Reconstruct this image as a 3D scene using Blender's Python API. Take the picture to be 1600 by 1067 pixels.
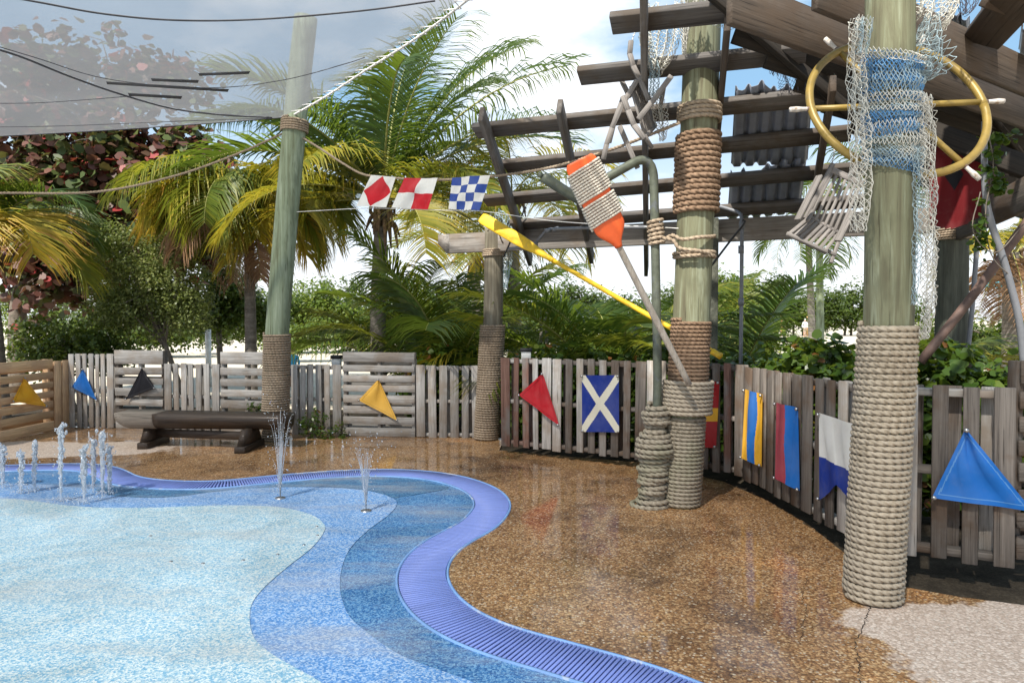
import bpy, bmesh, math, random
import numpy as np
from mathutils import Vector, Matrix
from mathutils.bvhtree import BVHTree
from mathutils.geometry import tessellate_polygon
random.seed(7); RNG = np.random.default_rng(11)
for o in list(bpy.data.objects): bpy.data.objects.remove(o)
scene = bpy.context.scene; COL = scene.collection

# ---------------------------------------------------------------- camera
F = 1066.67; CH = 1.6; PITCH = math.atan(33.5 / F)
cam_d = bpy.data.cameras.new('camera'); cam = bpy.data.objects.new('camera', cam_d); COL.objects.link(cam)
cam.location = (0, 0, CH); cam.rotation_euler = (math.pi / 2 - PITCH, 0, 0)
cam_d.sensor_width = 36; cam_d.lens = 24; cam_d.clip_end = 2000; cam_d.clip_start = 0.05
scene.camera = cam
# ---------------------------------------------------------------- world, sun, exposure
SUN_DIR = Vector((0.36, 0.60, -0.86)).normalized()     # direction the light travels
SUN_EL = math.asin(-SUN_DIR.z); SUN_AZ = math.atan2(-SUN_DIR.x, -SUN_DIR.y)
w = bpy.data.worlds.new('World'); scene.world = w; w.use_nodes = True
nt = w.node_tree; nt.nodes.clear()
wo = nt.nodes.new('ShaderNodeOutputWorld'); bg = nt.nodes.new('ShaderNodeBackground')
sky = nt.nodes.new('ShaderNodeTexSky'); sky.sky_type = 'NISHITA'; sky.sun_disc = False
sky.sun_elevation = SUN_EL; sky.sun_rotation = SUN_AZ; sky.air_density = 1.0; sky.dust_density = 1.6; sky.ozone_density = 1.4
tc = nt.nodes.new('ShaderNodeTexCoord'); mp = nt.nodes.new('ShaderNodeMapping')
mp.inputs['Scale'].default_value = (1.0, 1.0, 2.2); mp.inputs['Location'].default_value = (2.4, 4.4, 2.2); mp.inputs['Rotation'].default_value = (0, 0, 0.24)
cn = nt.nodes.new('ShaderNodeTexNoise'); cn.inputs['Scale'].default_value = 2.1; cn.inputs['Detail'].default_value = 9; cn.inputs['Roughness'].default_value = 0.55
cr = nt.nodes.new('ShaderNodeValToRGB'); cr.color_ramp.elements[0].position = 0.50; cr.color_ramp.elements[1].position = 0.66
sx = nt.nodes.new('ShaderNodeSeparateXYZ'); hr = nt.nodes.new('ShaderNodeMapRange')
hr.inputs['From Min'].default_value = 0.06; hr.inputs['From Max'].default_value = 0.30; hr.inputs['To Min'].default_value = 0.9; hr.inputs['To Max'].default_value = 0.0
mxa = nt.nodes.new('ShaderNodeMath'); mxa.operation = 'MAXIMUM'
hz_ = nt.nodes.new('ShaderNodeMixRGB'); hz_.inputs['Fac'].default_value = 0.6; hz_.inputs['Color2'].default_value = (2.3, 4.2, 6.0, 1)
mx = nt.nodes.new('ShaderNodeMixRGB'); mx.inputs['Color2'].default_value = (7.4, 7.6, 7.9, 1)
L = nt.links.new
L(tc.outputs['Generated'], mp.inputs['Vector']); L(mp.outputs[0], cn.inputs['Vector']); L(cn.outputs['Fac'], cr.inputs[0])
L(tc.outputs['Generated'], sx.inputs[0]); L(sx.outputs['Z'], hr.inputs['Value']); L(hr.outputs[0], mxa.inputs[0]); L(cr.outputs[0], mxa.inputs[1])
L(mxa.outputs[0], mx.inputs['Fac']); L(sky.outputs[0], hz_.inputs['Color1']); L(hz_.outputs[0], mx.inputs['Color1']); L(mx.outputs[0], bg.inputs['Color']); L(bg.outputs[0], wo.inputs['Surface'])
bg.inputs['Strength'].default_value = 0.085
sd = bpy.data.lights.new('sun', 'SUN'); sd.energy = 4.0; sd.angle = math.radians(1.5); sd.color = (1.0, 0.95, 0.86)
so = bpy.data.objects.new('sun', sd); COL.objects.link(so); so.location = (-10, -15, 25)
so.rotation_euler = SUN_DIR.to_track_quat('-Z', 'Y').to_euler()
vs = scene.view_settings; vs.view_transform = 'Standard'; vs.look = 'None'; vs.exposure = 1.05; vs.gamma = 1.0; vs.use_curve_mapping = False

# ---------------------------------------------------------------- geometry helpers
FW = Vector((0, math.cos(PITCH), -math.sin(PITCH))); UP = Vector((0, math.sin(PITCH), math.cos(PITCH))); RT = Vector((1, 0, 0))
C0 = Vector((0, 0, CH))
def ray(px, py): return FW + RT * ((px - 800) / F) + UP * ((533.5 - py) / F)
def P(px, py, Y):                      # the point at distance Y in front of the viewpoint
    d = ray(px, py); return C0 + d * (Y / d.y)
def G(px, py, z=0.0):                  # the point on the plane of height z
    d = ray(px, py); return C0 + d * ((z - CH) / d.z)
def PL(px, py, q, n):                  # the point on a plane
    d = ray(px, py); return C0 + d * ((q - C0).dot(n) / d.dot(n))
WM = {}
def link(o, M, parent):
    COL.objects.link(o); WM[o.name] = M
    if parent is not None:
        o.parent = parent; o.matrix_basis = WM[parent.name].inverted() @ M
    else: o.matrix_basis = M
    return o
def thing(name, label, cat, loc, group=None):
    o = bpy.data.objects.new(name, None); o.empty_display_size = 0.1
    link(o, Matrix.Translation(Vector(loc)), None)
    o['label'] = label; o['category'] = cat
    if group: o['group'] = group
    return o
def tag(o, label=None, cat=None, group=None, kind=None):
    if label: o['label'] = label
    if cat: o['category'] = cat
    if group: o['group'] = group
    if kind: o['kind'] = kind
    return o
def mesh_np(name, V, faces, mats, smooth=False, mi=None, tint=None):
    """faces: (M,k) array or a list of such arrays"""
    me = bpy.data.meshes.new(name)
    V = np.asarray(V, dtype=np.float32)
    if not isinstance(faces, list): faces = [faces]
    faces = [np.asarray(f, dtype=np.int32) for f in faces if len(f)]
    nl = sum(f.size for f in faces); nf = sum(len(f) for f in faces)
    me.vertices.add(len(V)); me.vertices.foreach_set('co', V.ravel())
    me.loops.add(nl); me.polygons.add(nf)
    li = np.concatenate([f.ravel() for f in faces])
    tot = np.concatenate([np.full(len(f), f.shape[1], dtype=np.int32) for f in faces])
    st = np.concatenate([[0], np.cumsum(tot)[:-1]]).astype(np.int32)
    me.loops.foreach_set('vertex_index', li); me.polygons.foreach_set('loop_start', st); me.polygons.foreach_set('loop_total', tot)
    for m in (mats if isinstance(mats, (list, tuple)) else [mats]): me.materials.append(m)
    if mi is not None: me.polygons.foreach_set('material_index', np.asarray(mi, dtype=np.int32))
    if smooth: me.polygons.foreach_set('use_smooth', np.ones(nf, dtype=bool))
    me.update(calc_edges=True); me.validate()
    if tint is not None:
        a = me.attributes.new('tint', 'FLOAT', 'FACE'); a.data.foreach_set('value', np.asarray(tint, dtype=np.float32))
    return me
def mobj(name, V, faces, mats, parent=None, smooth=False, mi=None, tint=None, origin='c'):
    V = np.asarray(V, dtype=np.float64)
    if origin == 'c': oc = (V.min(0) + V.max(0)) / 2
    elif origin == 'b': oc = (V.min(0) + V.max(0)) / 2; oc[2] = V[:, 2].min()
    else: oc = np.zeros(3)
    me = mesh_np(name, V - oc, faces, mats, smooth, mi, tint)
    return link(bpy.data.objects.new(name, me), Matrix.Translation(Vector(oc)), parent)
def nrm(a): return a / (np.linalg.norm(a, axis=-1, keepdims=True) + 1e-12)
def spline(pts, n):
    """Catmull-Rom through pts (k,d), n samples uniform in arc length"""
    p = np.array([list(q) for q in pts], dtype=float)
    if len(p) == 2: return p[0] + (p[1] - p[0]) * np.linspace(0, 1, n)[:, None]
    q = np.vstack([2 * p[0] - p[1], p, 2 * p[-1] - p[-2]]); out = []
    for i in range(len(p) - 1):
        t = np.linspace(0, 1, 24, endpoint=False)[:, None]; a, b, c, d = q[i:i + 4]
        out.append(0.5 * (2 * b + (c - a) * t + (2 * a - 5 * b + 4 * c - d) * t ** 2 + (3 * b - a - 3 * c + d) * t ** 3))
    out.append(p[-1:]); s = np.vstack(out)
    d = np.concatenate([[0], np.cumsum(np.linalg.norm(np.diff(s, axis=0), axis=1))])
    tt = np.linspace(0, d[-1], n)
    return np.stack([np.interp(tt, d, s[:, k]) for k in range(s.shape[1])], 1)
def frames(p):
    t = nrm(np.gradient(p, axis=0)); n = np.zeros_like(p)
    a = np.array([0, 0, 1.0]) if abs(t[0, 2]) < 0.9 else np.array([1.0, 0, 0])
    v = np.cross(t[0], a); n[0] = v / np.linalg.norm(v)
    for i in range(1, len(p)):
        v = n[i - 1] - t[i] * np.dot(n[i - 1], t[i]); n[i] = v / (np.linalg.norm(v) + 1e-12)
    return t, n, np.cross(t, n)
def sweep(p, prof, cap=True):
    """p (n,3); prof (n,k,2) cross sections -> verts, face list"""
    t, a, b = frames(p); n, k = prof.shape[:2]
    V = (p[:, None, :] + a[:, None, :] * prof[:, :, :1] + b[:, None, :] * prof[:, :, 1:]).reshape(-1, 3)
    i = np.arange(n - 1)[:, None] * k; j = np.arange(k)[None, :]; j2 = (j + 1) % k
    Q = np.stack([i + j, i + j2, i + k + j2, i + k + j], -1).reshape(-1, 4); fs = [Q]
    if cap: fs.append(np.array([list(range(k))[::-1], list(range((n - 1) * k, n * k))]))
    return V, fs
def tube_geo(pts, r, k=10, n=None):
    p = np.array([list(q) for q in pts], dtype=float)
    if n: p = spline(p, n)
    r = np.interp(np.linspace(0, 1, len(p)), np.linspace(0, 1, len(np.atleast_1d(r))), np.atleast_1d(r))
    th = np.arange(k) * 2 * math.pi / k
    prof = np.stack([np.cos(th), np.sin(th)], -1)[None] * r[:, None, None]
    return sweep(p, prof)
def tube(name, pts, r, mat, parent=None, k=10, n=None, origin='c'):
    V, f = tube_geo(pts, r, k, n); return mobj(name, V, f, mat, parent, True, origin=origin)
def join(gs):
    Vs, fs, off = [], {}, 0
    for V, f in gs:
        Vs.append(V)
        for q in f:
            if len(q): fs.setdefault(np.asarray(q).shape[1], []).append(np.asarray(q) + off)
        off += len(V)
    return np.vstack(Vs), [np.vstack(v) for v in fs.values()]
def rope_geo(pts, r, lay=0.11, step=0.014, k=9, n=None):
    """a three-strand laid rope along pts"""
    p = np.array([list(q) for q in pts], dtype=float)
    ln = np.linalg.norm(np.diff(p, axis=0), axis=1).sum()
    p = spline(p, max(6, int(ln / step))) if n is None else p
    s = np.concatenate([[0], np.cumsum(np.linalg.norm(np.diff(p, axis=0), axis=1))])
    k = 12 if k >= 9 else 9; m = k // 3
    th = np.arange(k) * 2 * math.pi / k; rad = r * np.tile([1.0, 0.96, 0.60, 0.96] if m == 4 else [1.0, 0.62, 0.95], 3)
    a = th[None, :] + (s / lay * 2 * math.pi)[:, None]
    prof = np.stack([np.cos(a) * rad[None], np.sin(a) * rad[None]], -1)
    return sweep(p, prof)
def coil_pts(c0, c1, R0, R1, pitch, step, jit=0.0, Rf=None):
    """helix round the axis c0 -> c1"""
    c0, c1 = np.array(c0), np.array(c1); ax = c1 - c0; H = np.linalg.norm(ax); ax /= H
    a = np.cross(ax, [0, 1.0, 0]); a /= np.linalg.norm(a); b = np.cross(ax, a)
    turns = H / pitch; n = int(turns * 2 * math.pi * max(R0, R1) / step) + 8
    t = np.linspace(0, 1, n); ang = t * turns * 2 * math.pi
    R = R0 + (R1 - R0) * t if Rf is None else Rf(t, ang)
    if jit:
        kn = int(turns) * 3 + 4
        R = R + np.interp(t, np.linspace(0, 1, kn), RNG.normal(0, jit, kn))
    h = t * H
    if jit: h = h + np.interp(t, np.linspace(0, 1, kn), RNG.normal(0, jit * 0.8, kn)) * np.minimum(1, np.minimum(t, 1 - t) * 30)
    return c0 + ax * h[:, None] + (a * np.cos(ang)[:, None] + b * np.sin(ang)[:, None]) * R[:, None]
_pc = {}
def plank_mesh(Ln, wd, th, mat, ch=0.004):
    key = (round(Ln, 3), round(wd, 3), round(th, 3), mat.name)
    if key in _pc: return _pc[key]
    h = np.array([Ln, wd, th]) / 2; c = min(ch, h.min() * 0.45); V = []; idx = {}
    for sx_ in (-1, 1):
        for sy in (-1, 1):
            for sz in (-1, 1):
                s = np.array([sx_, sy, sz])
                for ax in range(3):
                    v = s * (h - c); v[ax] = s[ax] * h[ax]; idx[(sx_, sy, sz, ax)] = len(V); V.append(v)
    V = np.array(V); Q = []; T = []
    def addq(ids, nn):
        a, b, d = V[ids[0]], V[ids[1]], V[ids[2]]
        if np.dot(np.cross(b - a, d - a), nn) < 0: ids = ids[::-1]
        (Q if len(ids) == 4 else T).append(ids)
    for ax in range(3):
        o1, o2 = [q for q in range(3) if q != ax]
        for s in (-1, 1):
            ids = []
            for a, b in ((-1, -1), (1, -1), (1, 1), (-1, 1)):
                k = [0, 0, 0]; k[ax] = s; k[o1] = a; k[o2] = b; ids.append(idx[tuple(k) + (ax,)])
            nn = np.zeros(3); nn[ax] = s; addq(ids, nn)
        for a in (-1, 1):
            for b in (-1, 1):
                k0 = [0, 0, 0]; k0[o1] = a; k0[o2] = b; k1 = list(k0); k0[ax] = -1; k1[ax] = 1
                nn = np.zeros(3); nn[o1] = a; nn[o2] = b
                addq([idx[tuple(k0) + (o1,)], idx[tuple(k1) + (o1,)], idx[tuple(k1) + (o2,)], idx[tuple(k0) + (o2,)]], nn)
    for sx_ in (-1, 1):
        for sy in (-1, 1):
            for sz in (-1, 1): addq([idx[(sx_, sy, sz, q)] for q in range(3)], np.array([sx_, sy, sz]))
    me = mesh_np('plank', V, [np.array(Q), np.array(T)], mat); _pc[key] = me
    return me
def plank(name, p0, p1, wd, th, nv, parent, mat, ch=0.004):
    p0, p1, nv = Vector(p0), Vector(p1), Vector(nv)
    X = (p1 - p0); Ln = X.length; X.normalize(); Z = (nv - X * nv.dot(X)).normalized(); Y = Z.cross(X)
    M = Matrix((X, Y, Z)).transposed().to_4x4(); M.translation = (p0 + p1) / 2
    return link(bpy.data.objects.new(name, plank_mesh(Ln, wd, th, mat, ch)), M, parent)
def sheet(name, pts, z, mat, kind='structure', parent=None):
    """flat polygon sheet from (x, y) points"""
    q = np.array([[p[0], p[1]] for p in pts], dtype=float)
    if np.sum(q[:, 0] * np.roll(q[:, 1], -1) - np.roll(q[:, 0], -1) * q[:, 1]) < 0: q = q[::-1]
    ids = list(range(len(q))); f = []; i = 0; miss = 0
    cr_ = lambda a, b, c: (b[..., 0] - a[..., 0]) * (c[..., 1] - a[..., 1]) - (b[..., 1] - a[..., 1]) * (c[..., 0] - a[..., 0])
    while len(ids) > 3 and miss < 2 * len(ids):          # ear clipping
        n = len(ids); i %= n; ia, ib, ic = ids[i - 1], ids[i], ids[(i + 1) % n]; a, b, c = q[ia], q[ib], q[ic]; ok = cr_(a, b, c) > 1e-12
        if ok:
            o_ = q[[k for k in ids if k not in (ia, ib, ic)]]
            ok = not np.any((cr_(a[None], b[None], o_) >= 0) & (cr_(b[None], c[None], o_) >= 0) & (cr_(c[None], a[None], o_) >= 0))
        if ok: f.append((ia, ib, ic)); ids.pop(i); miss = 0; i += 1
        else: i += 1; miss += 1
    f.append(tuple(ids[:3])); V = np.column_stack([q, np.full(len(q), z)])
    o = mobj(name, V, np.array(f), mat, parent, origin='0')
    if kind: o['kind'] = kind
    return o

# ---------------------------------------------------------------- materials
class NT:
    def __init__(s, name):
        s.m = bpy.data.materials.new(name); s.m.use_nodes = True; s.t = s.m.node_tree; s.t.nodes.clear()
        s.out = s.t.nodes.new('ShaderNodeOutputMaterial')
    def n(s, typ, ins=None, **kw):
        q = s.t.nodes.new('ShaderNode' + typ)
        for k, v in kw.items(): setattr(q, k, v)
        for k, v in (ins or {}).items():
            if isinstance(v, bpy.types.NodeSocket): s.t.links.new(v, q.inputs[k])
            else: q.inputs[k].default_value = v
        return q
    def ramp(s, fac, stops, interp='LINEAR'):
        r = s.n('ValToRGB', {0: fac}); e = r.color_ramp; e.interpolation = interp
        while len(e.elements) < len(stops): e.elements.new(0.5)
        for el, (p, c) in zip(e.elements, stops): el.position = p; el.color = (*c, 1) if len(c) == 3 else c
        return r.outputs[0]
    def math(s, op, a, b=0.0, clamp=False):
        q = s.n('Math', {0: a, 1: b}, operation=op); q.use_clamp = clamp; return q.outputs[0]
    def mix(s, f, a, b, mode='MIX'): return s.n('MixRGB', {0: f, 1: a, 2: b}, blend_type=mode).outputs[0]
    def noise(s, vec, scale, detail=4, rough=0.55, dist=0.0, out='Fac'):
        return s.n('TexNoise', {'Vector': vec, 'Scale': scale, 'Detail': detail, 'Roughness': rough, 'Distortion': dist}).outputs[out]
    def coord(s, scale=(1, 1, 1), rnd=True):
        c = s.n('TexCoord').outputs['Object']
        if rnd:
            r = s.n('ObjectInfo').outputs['Random']; k = s.math('MULTIPLY', r, 37.0)
            c = s.n('VectorMath', {0: c, 1: s.n('CombineXYZ', {0: k, 1: k, 2: k}).outputs[0]}, operation='ADD').outputs[0]
        return s.n('Mapping', {'Vector': c, 'Scale': scale}).outputs[0]
    def bump(s, h, strength=0.4, dist=0.01): return s.n('Bump', {'Height': h, 'Strength': strength, 'Distance': dist}).outputs[0]
    def bsdf(s, **k):
        q = s.n('BsdfPrincipled')
        for a, v in k.items():
            a = a.replace('_', ' ')
            if isinstance(v, bpy.types.NodeSocket): s.t.links.new(v, q.inputs[a])
            else: q.inputs[a].default_value = v
        return q.outputs[0]
    def done(s, sh): s.t.links.new(sh, s.out.inputs['Surface']); return s.m
def c4(c): return (*c, 1)
def wood(name, dark, light, axis=0, rough=0.85, blot=None, freq=1.0, wet=0.0, spread=0.5):
    m = NT(name); sc = [16 * freq] * 3; sc[axis] = 0.6 * freq
    v = m.coord(tuple(sc)); g = m.noise(v, 2.2, 8, 0.65, 0.6)
    sc2 = [60 * freq] * 3; sc2[axis] = 1.6 * freq
    g2 = m.noise(m.coord(tuple(sc2)), 2.0, 3, 0.6)
    gg = m.math('ADD', m.math('MULTIPLY', g, 0.65), m.math('MULTIPLY', g2, 0.35))
    col = m.ramp(gg, [(0.33, dark), (0.5, tuple((a + b) / 2 for a, b in zip(dark, light))), (0.66, light)])
    if blot:
        bl = m.noise(m.coord((2.2, 2.2, 2.2)), 1.3, 4, 0.6); col = m.mix(m.ramp(bl, [(0.46, (0, 0, 0)), (0.62, (1, 1, 1))]), col, c4(blot))
    rn = m.n('ObjectInfo').outputs['Random']
    val = m.math('ADD', m.math('MULTIPLY', rn, spread), 1 - spread / 2)
    col = m.n('HueSaturation', {'Color': col, 'Value': val}).outputs[0]
    crack = m.ramp(g2, [(0.30, (0.25, 0.25, 0.25)), (0.40, (1, 1, 1))]); col = m.mix(0.8, col, crack, 'MULTIPLY')
    return m.done(m.bsdf(Base_Color=col, Roughness=rough, Specular_IOR_Level=0.3, Normal=m.bump(gg, 0.7, 0.006), Coat_Weight=wet, Coat_Roughness=0.12))
def plain(name, col, rough=0.6, metal=0.0, var=0.25, scale=9.0, bump=0.15, spec=0.4, blot=None):
    m = NT(name); g = m.noise(m.coord((1, 1, 1)), scale, 6, 0.6)
    c = m.ramp(g, [(0.3, tuple(x * (1 - var) for x in col)), (0.7, tuple(min(1, x * (1 + var)) for x in col))])
    if blot: c = m.mix(m.ramp(m.noise(m.coord((1, 1, 1)), scale * 0.6, 5, 0.7), [(0.55, (0, 0, 0)), (0.66, (1, 1, 1))]), c, c4(blot))
    return m.done(m.bsdf(Base_Color=c, Roughness=rough, Metallic=metal, Specular_IOR_Level=spec, Normal=m.bump(g, bump, 0.01)))
def leafmat(name, stops, trans=0.35, rough=0.45, tcol=(0.45, 0.55, 0.05)):
    m = NT(name); a = m.n('Attribute', attribute_name='tint'); col = m.ramp(a.outputs['Fac'], stops)
    nz = m.noise(m.coord((1, 1, 1)), 3.0, 3); col = m.n('HueSaturation', {'Color': col, 'Value': m.math('ADD', m.math('MULTIPLY', nz, 0.7), 0.65)}).outputs[0]
    b = m.bsdf(Base_Color=col, Roughness=rough, Specular_IOR_Level=0.35)
    t = m.n('BsdfTranslucent', {'Color': m.mix(0.35, m.mix(1.0, col, (1.9, 1.9, 1.4, 1), 'MULTIPLY'), c4(tcol))}).outputs[0]
    return m.done(m.n('MixShader', {0: trans, 1: b, 2: t}).outputs[0])
def cloth(name, col, trans=0.2, dirt=0.12):
    dirt = 0.0 if max(col) < .1 else dirt
    m = NT(name); g = m.noise(m.coord((1, 1, 1)), 5, 5, 0.6)
    c = m.ramp(g, [(0.3, tuple(x * 0.86 for x in col)), (0.7, col)])
    wv = m.noise(m.coord((1, 1, 1)), 420, 2)
    st = m.noise(m.coord((1, 1, 1)), 9, 6, 0.7); c = m.mix(m.ramp(st, [(0.52, (0, 0, 0)), (0.75, (dirt, dirt, dirt))]), c, (0.30, 0.27, 0.23, 1))
    c = m.mix(m.ramp(m.noise(m.coord((1, 1, 1)), 2.5, 3), [(0.45, (0, 0, 0)), (0.7, (dirt * .4,) * 3)]), c, (0.75, 0.74, 0.72, 1))
    b = m.bsdf(Base_Color=c, Roughness=0.75, Specular_IOR_Level=0.25, Normal=m.bump(wv, 0.15, 0.002))
    t = m.n('BsdfTranslucent', {'Color': c}).outputs[0]
    return m.done(m.n('MixShader', {0: trans, 1: b, 2: t}).outputs[0])

GREY = wood('weathered_grey_wood', (0.20, 0.185, 0.17), (0.52, 0.49, 0.455), blot=(0.30, 0.25, 0.205))
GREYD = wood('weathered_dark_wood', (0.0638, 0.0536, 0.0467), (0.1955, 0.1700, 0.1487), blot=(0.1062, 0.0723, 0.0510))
BROWNW = wood('new_pallet_wood', (0.42, 0.26, 0.135), (0.74, 0.52, 0.31), blot=(0.50, 0.33, 0.20))
REDW = wood('red_stained_wood', (0.0935, 0.0425, 0.0298), (0.2550, 0.1445, 0.1105), blot=(0.1870, 0.1615, 0.1445))
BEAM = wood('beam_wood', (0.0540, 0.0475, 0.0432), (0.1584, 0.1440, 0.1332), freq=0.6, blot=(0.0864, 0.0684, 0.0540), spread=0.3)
BEAML = wood('lit_beam_wood', (0.13, 0.115, 0.10), (0.34, 0.31, 0.28), freq=0.6, blot=(0.20, 0.165, 0.135), spread=0.1)  # long beam's lit face put into a paler wood colour
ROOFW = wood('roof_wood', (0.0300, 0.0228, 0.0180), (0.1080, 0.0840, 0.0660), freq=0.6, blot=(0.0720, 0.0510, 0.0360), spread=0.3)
DECKW = wood('shaded_deck_wood', (0.010, 0.008, 0.006), (0.035, 0.027, 0.02), freq=0.6, spread=0.3)  # near-black: shade of the roof underside put into the wood colour
CHAIRW = wood('chair_wood', (0.1275, 0.1148, 0.1062), (0.2890, 0.2635, 0.2465), freq=2.0, spread=0.3)
BENCHW = wood('wet_bench_wood', (0.016, 0.011, 0.008), (0.06, 0.038, 0.024), freq=0.6, wet=0.15, rough=0.6)
BENCHL = wood('bleached_bench_wood', (0.09, 0.075, 0.06), (0.26, 0.22, 0.18), freq=0.6, rough=0.7)
SHAFT = wood('oar_shaft_wood', (0.20, 0.165, 0.13), (0.42, 0.37, 0.31), axis=2, freq=1.2)
def post_mat(name, a, b, c):
    m = NT(name); g = m.noise(m.coord((9, 9, 0.55)), 2.0, 8, 0.65, 0.8); g2 = m.noise(m.coord((34, 34, 0.9)), 2.0, 4)
    col = m.ramp(g, [(0.32, a), (0.52, b), (0.68, c)])
    kn = m.noise(m.coord((3, 3, 1.4)), 2.0, 3); col = m.mix(m.ramp(kn, [(0.55, (0, 0, 0)), (0.72, (0.7, 0.7, 0.7))]), col, c4(tuple(x * 0.6 for x in b)))
    cr_ = m.ramp(g2, [(0.31, (0.3, 0.28, 0.25)), (0.39, (1, 1, 1))]); col = m.mix(0.85, col, cr_, 'MULTIPLY')
    h = m.math('ADD', g, m.math('MULTIPLY', g2, 0.6))
    return m.done(m.bsdf(Base_Color=col, Roughness=0.8, Specular_IOR_Level=0.3, Normal=m.bump(h, 0.6, 0.01)))
POSTG = post_mat('green_treated_post', (0.095, 0.083, 0.05), (0.17, 0.172, 0.105), (0.27, 0.29, 0.205))
POSTG2 = post_mat('pale_green_post', (0.12, 0.13, 0.075), (0.19, 0.23, 0.15), (0.29, 0.335, 0.245))
POSTB = post_mat('brown_wet_post', (0.085, 0.07, 0.05), (0.16, 0.14, 0.10), (0.25, 0.235, 0.185))
POSTD = post_mat('dark_post', (0.045, 0.045, 0.035), (0.085, 0.09, 0.07), (0.13, 0.13, 0.10))
def rope_mat(name, a, b, moss=None):
    m = NT(name); v = m.coord((1, 1, 1), False); g = m.noise(v, 38, 4, 0.6); g2 = m.noise(v, 2.4, 5, 0.6)
    col = m.ramp(m.math('ADD', m.math('MULTIPLY', g, 0.5), m.math('MULTIPLY', g2, 0.5)), [(0.36, a), (0.62, b)])
    if moss: col = m.mix(m.ramp(g2, [(0.48, (0, 0, 0)), (0.66, (0.8, 0.8, 0.8))]), col, c4(moss))
    return m.done(m.bsdf(Base_Color=col, Roughness=0.9, Specular_IOR_Level=0.2, Normal=m.bump(m.noise(v, 190, 3), 0.35, 0.003)))
ROPE = rope_mat('manila_rope', (0.27, 0.22, 0.16), (0.50, 0.43, 0.335), (0.31, 0.26, 0.20))
ROPE2 = rope_mat('mossy_rope', (0.20, 0.165, 0.12), (0.42, 0.365, 0.285), (0.22, 0.21, 0.14))
ROPEB = rope_mat('brown_rope', (0.13, 0.082, 0.05), (0.27, 0.18, 0.12))
ROPEW = rope_mat('pale_rope', (0.42, 0.38, 0.32), (0.64, 0.59, 0.51))
ROPEF = rope_mat('weathered_coil_rope', (0.22, 0.165, 0.115), (0.40, 0.315, 0.23))
TWINE = plain('twine', (0.30, 0.24, 0.18), 0.9, bump=0)
LACE = plain('white_lacing', (0.72, 0.70, 0.66), 0.8, bump=0)
NETW = plain('white_net_twine', (0.60, 0.58, 0.52), 0.85, var=0.2, scale=4, bump=0, blot=(0.42, 0.45, 0.44))
NETB = plain('blue_net_twine', (0.10, 0.27, 0.52), 0.85, var=0.35, scale=6, bump=0, blot=(0.36, 0.52, 0.60))
NETP = plain('pale_blue_net_twine', (0.36, 0.46, 0.50), 0.85, var=0.3, scale=5, bump=0, blot=(0.58, 0.57, 0.52))
NETD = plain('dark_net_twine', (0.08, 0.08, 0.11), 0.85, bump=0)
PIPEG = plain('green_steel_pipe', (0.105, 0.115, 0.085), 0.5, 0.25, 0.3, 14, 0.2, blot=(0.12, 0.13, 0.14))
PIPEGREY = plain('grey_conduit', (0.17, 0.175, 0.19), 0.5, 0.1, 0.15)
BARBR = plain('brown_bar', (0.12, 0.075, 0.06), 0.6, 0, 0.3, 12)
BLACKM = plain('black_rod', (0.02, 0.02, 0.022), 0.45, 0.2)
OCHRE = plain('ochre_painted_metal', (0.25, 0.17, 0.040), 0.42, 0.1, 0.2, 10, 0.2, blot=(0.19, 0.135, 0.045))
HANDLE = plain('worn_white_handle', (0.50, 0.46, 0.42), 0.8, 0, 0.25, 30, 0.4, blot=(0.28, 0.20, 0.14))
ORANGE = plain('orange_oar_paint', (0.78, 0.115, 0.022), 0.45, 0, 0.1, 9, 0.12, blot=(0.58, 0.12, 0.045))
YELLOW = plain('yellow_oar_paint', (0.74, 0.46, 0.02), 0.5, 0, 0.14, 14, 0.3, blot=(0.56, 0.36, 0.05))
CORR = plain('blue_grey_corrugated_metal', (0.22, 0.24, 0.29), 0.5, 0.15, 0.2, 5, 0.1)
CORRL = plain('bright_corrugated_metal', (0.33, 0.34, 0.37), 0.4, 0.5, 0.15, 5, 0.1)
GRATE = plain('blue_grate_plastic', (0.21, 0.28, 0.64), 0.42, 0, 0.12, 3, 0.05, spec=0.5)
GRIM = plain('grate_rim', (0.20, 0.36, 0.66), 0.5, 0, 0.2, 5, 0.1, blot=(0.62, 0.62, 0.64))
CHAN = plain('channel_floor', (0.025, 0.035, 0.10), 0.4, 0, 0.2)
WHITEP = plain('white_paint', (0.74, 0.73, 0.70), 0.6)
METAL = plain('steel_fitting', (0.42, 0.42, 0.43), 0.35, 0.9, 0.15)
REDPL = plain('red_strap', (0.55, 0.03, 0.025), 0.5)
SKIN = plain('skin', (0.50, 0.30, 0.20), 0.6, 0, 0.05)
TURQ = cloth('turquoise_cloth', (0.04, 0.40, 0.50)); BROWNH = plain('brown_hair', (0.20, 0.11, 0.05), 0.7)
C_YEL = cloth('yellow_cloth', (0.88, 0.47, 0.035)); C_YEL2 = cloth('pale_yellow_cloth', (0.90, 0.52, 0.09)); C_BLU = cloth('blue_cloth', (0.015, 0.16, 0.56))
C_NAVY = cloth('navy_cloth', (0.012, 0.035, 0.25)); C_WHT = cloth('white_cloth', (0.78, 0.77, 0.74), 0.3); C_RED = cloth('red_cloth', (0.50, 0.012, 0.022))
C_BLK = cloth('black_cloth', (0.012, 0.012, 0.016), 0.0); C_PINK = cloth('faded_red_cloth', (0.42, 0.06, 0.09)); C_SKYB = cloth('light_blue_cloth', (0.06, 0.42, 0.78))
C_CREAM = cloth('cream_cloth', (0.74, 0.70, 0.57)); C_DRED = cloth('deep_red_cloth', (0.36, 0.012, 0.015), 0.1); C_REDSHADE = cloth('shaded_red_cloth', (0.13, 0.006, 0.008), 0.0)  # last one: red flag cloth with roof shade put into its colour
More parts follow.
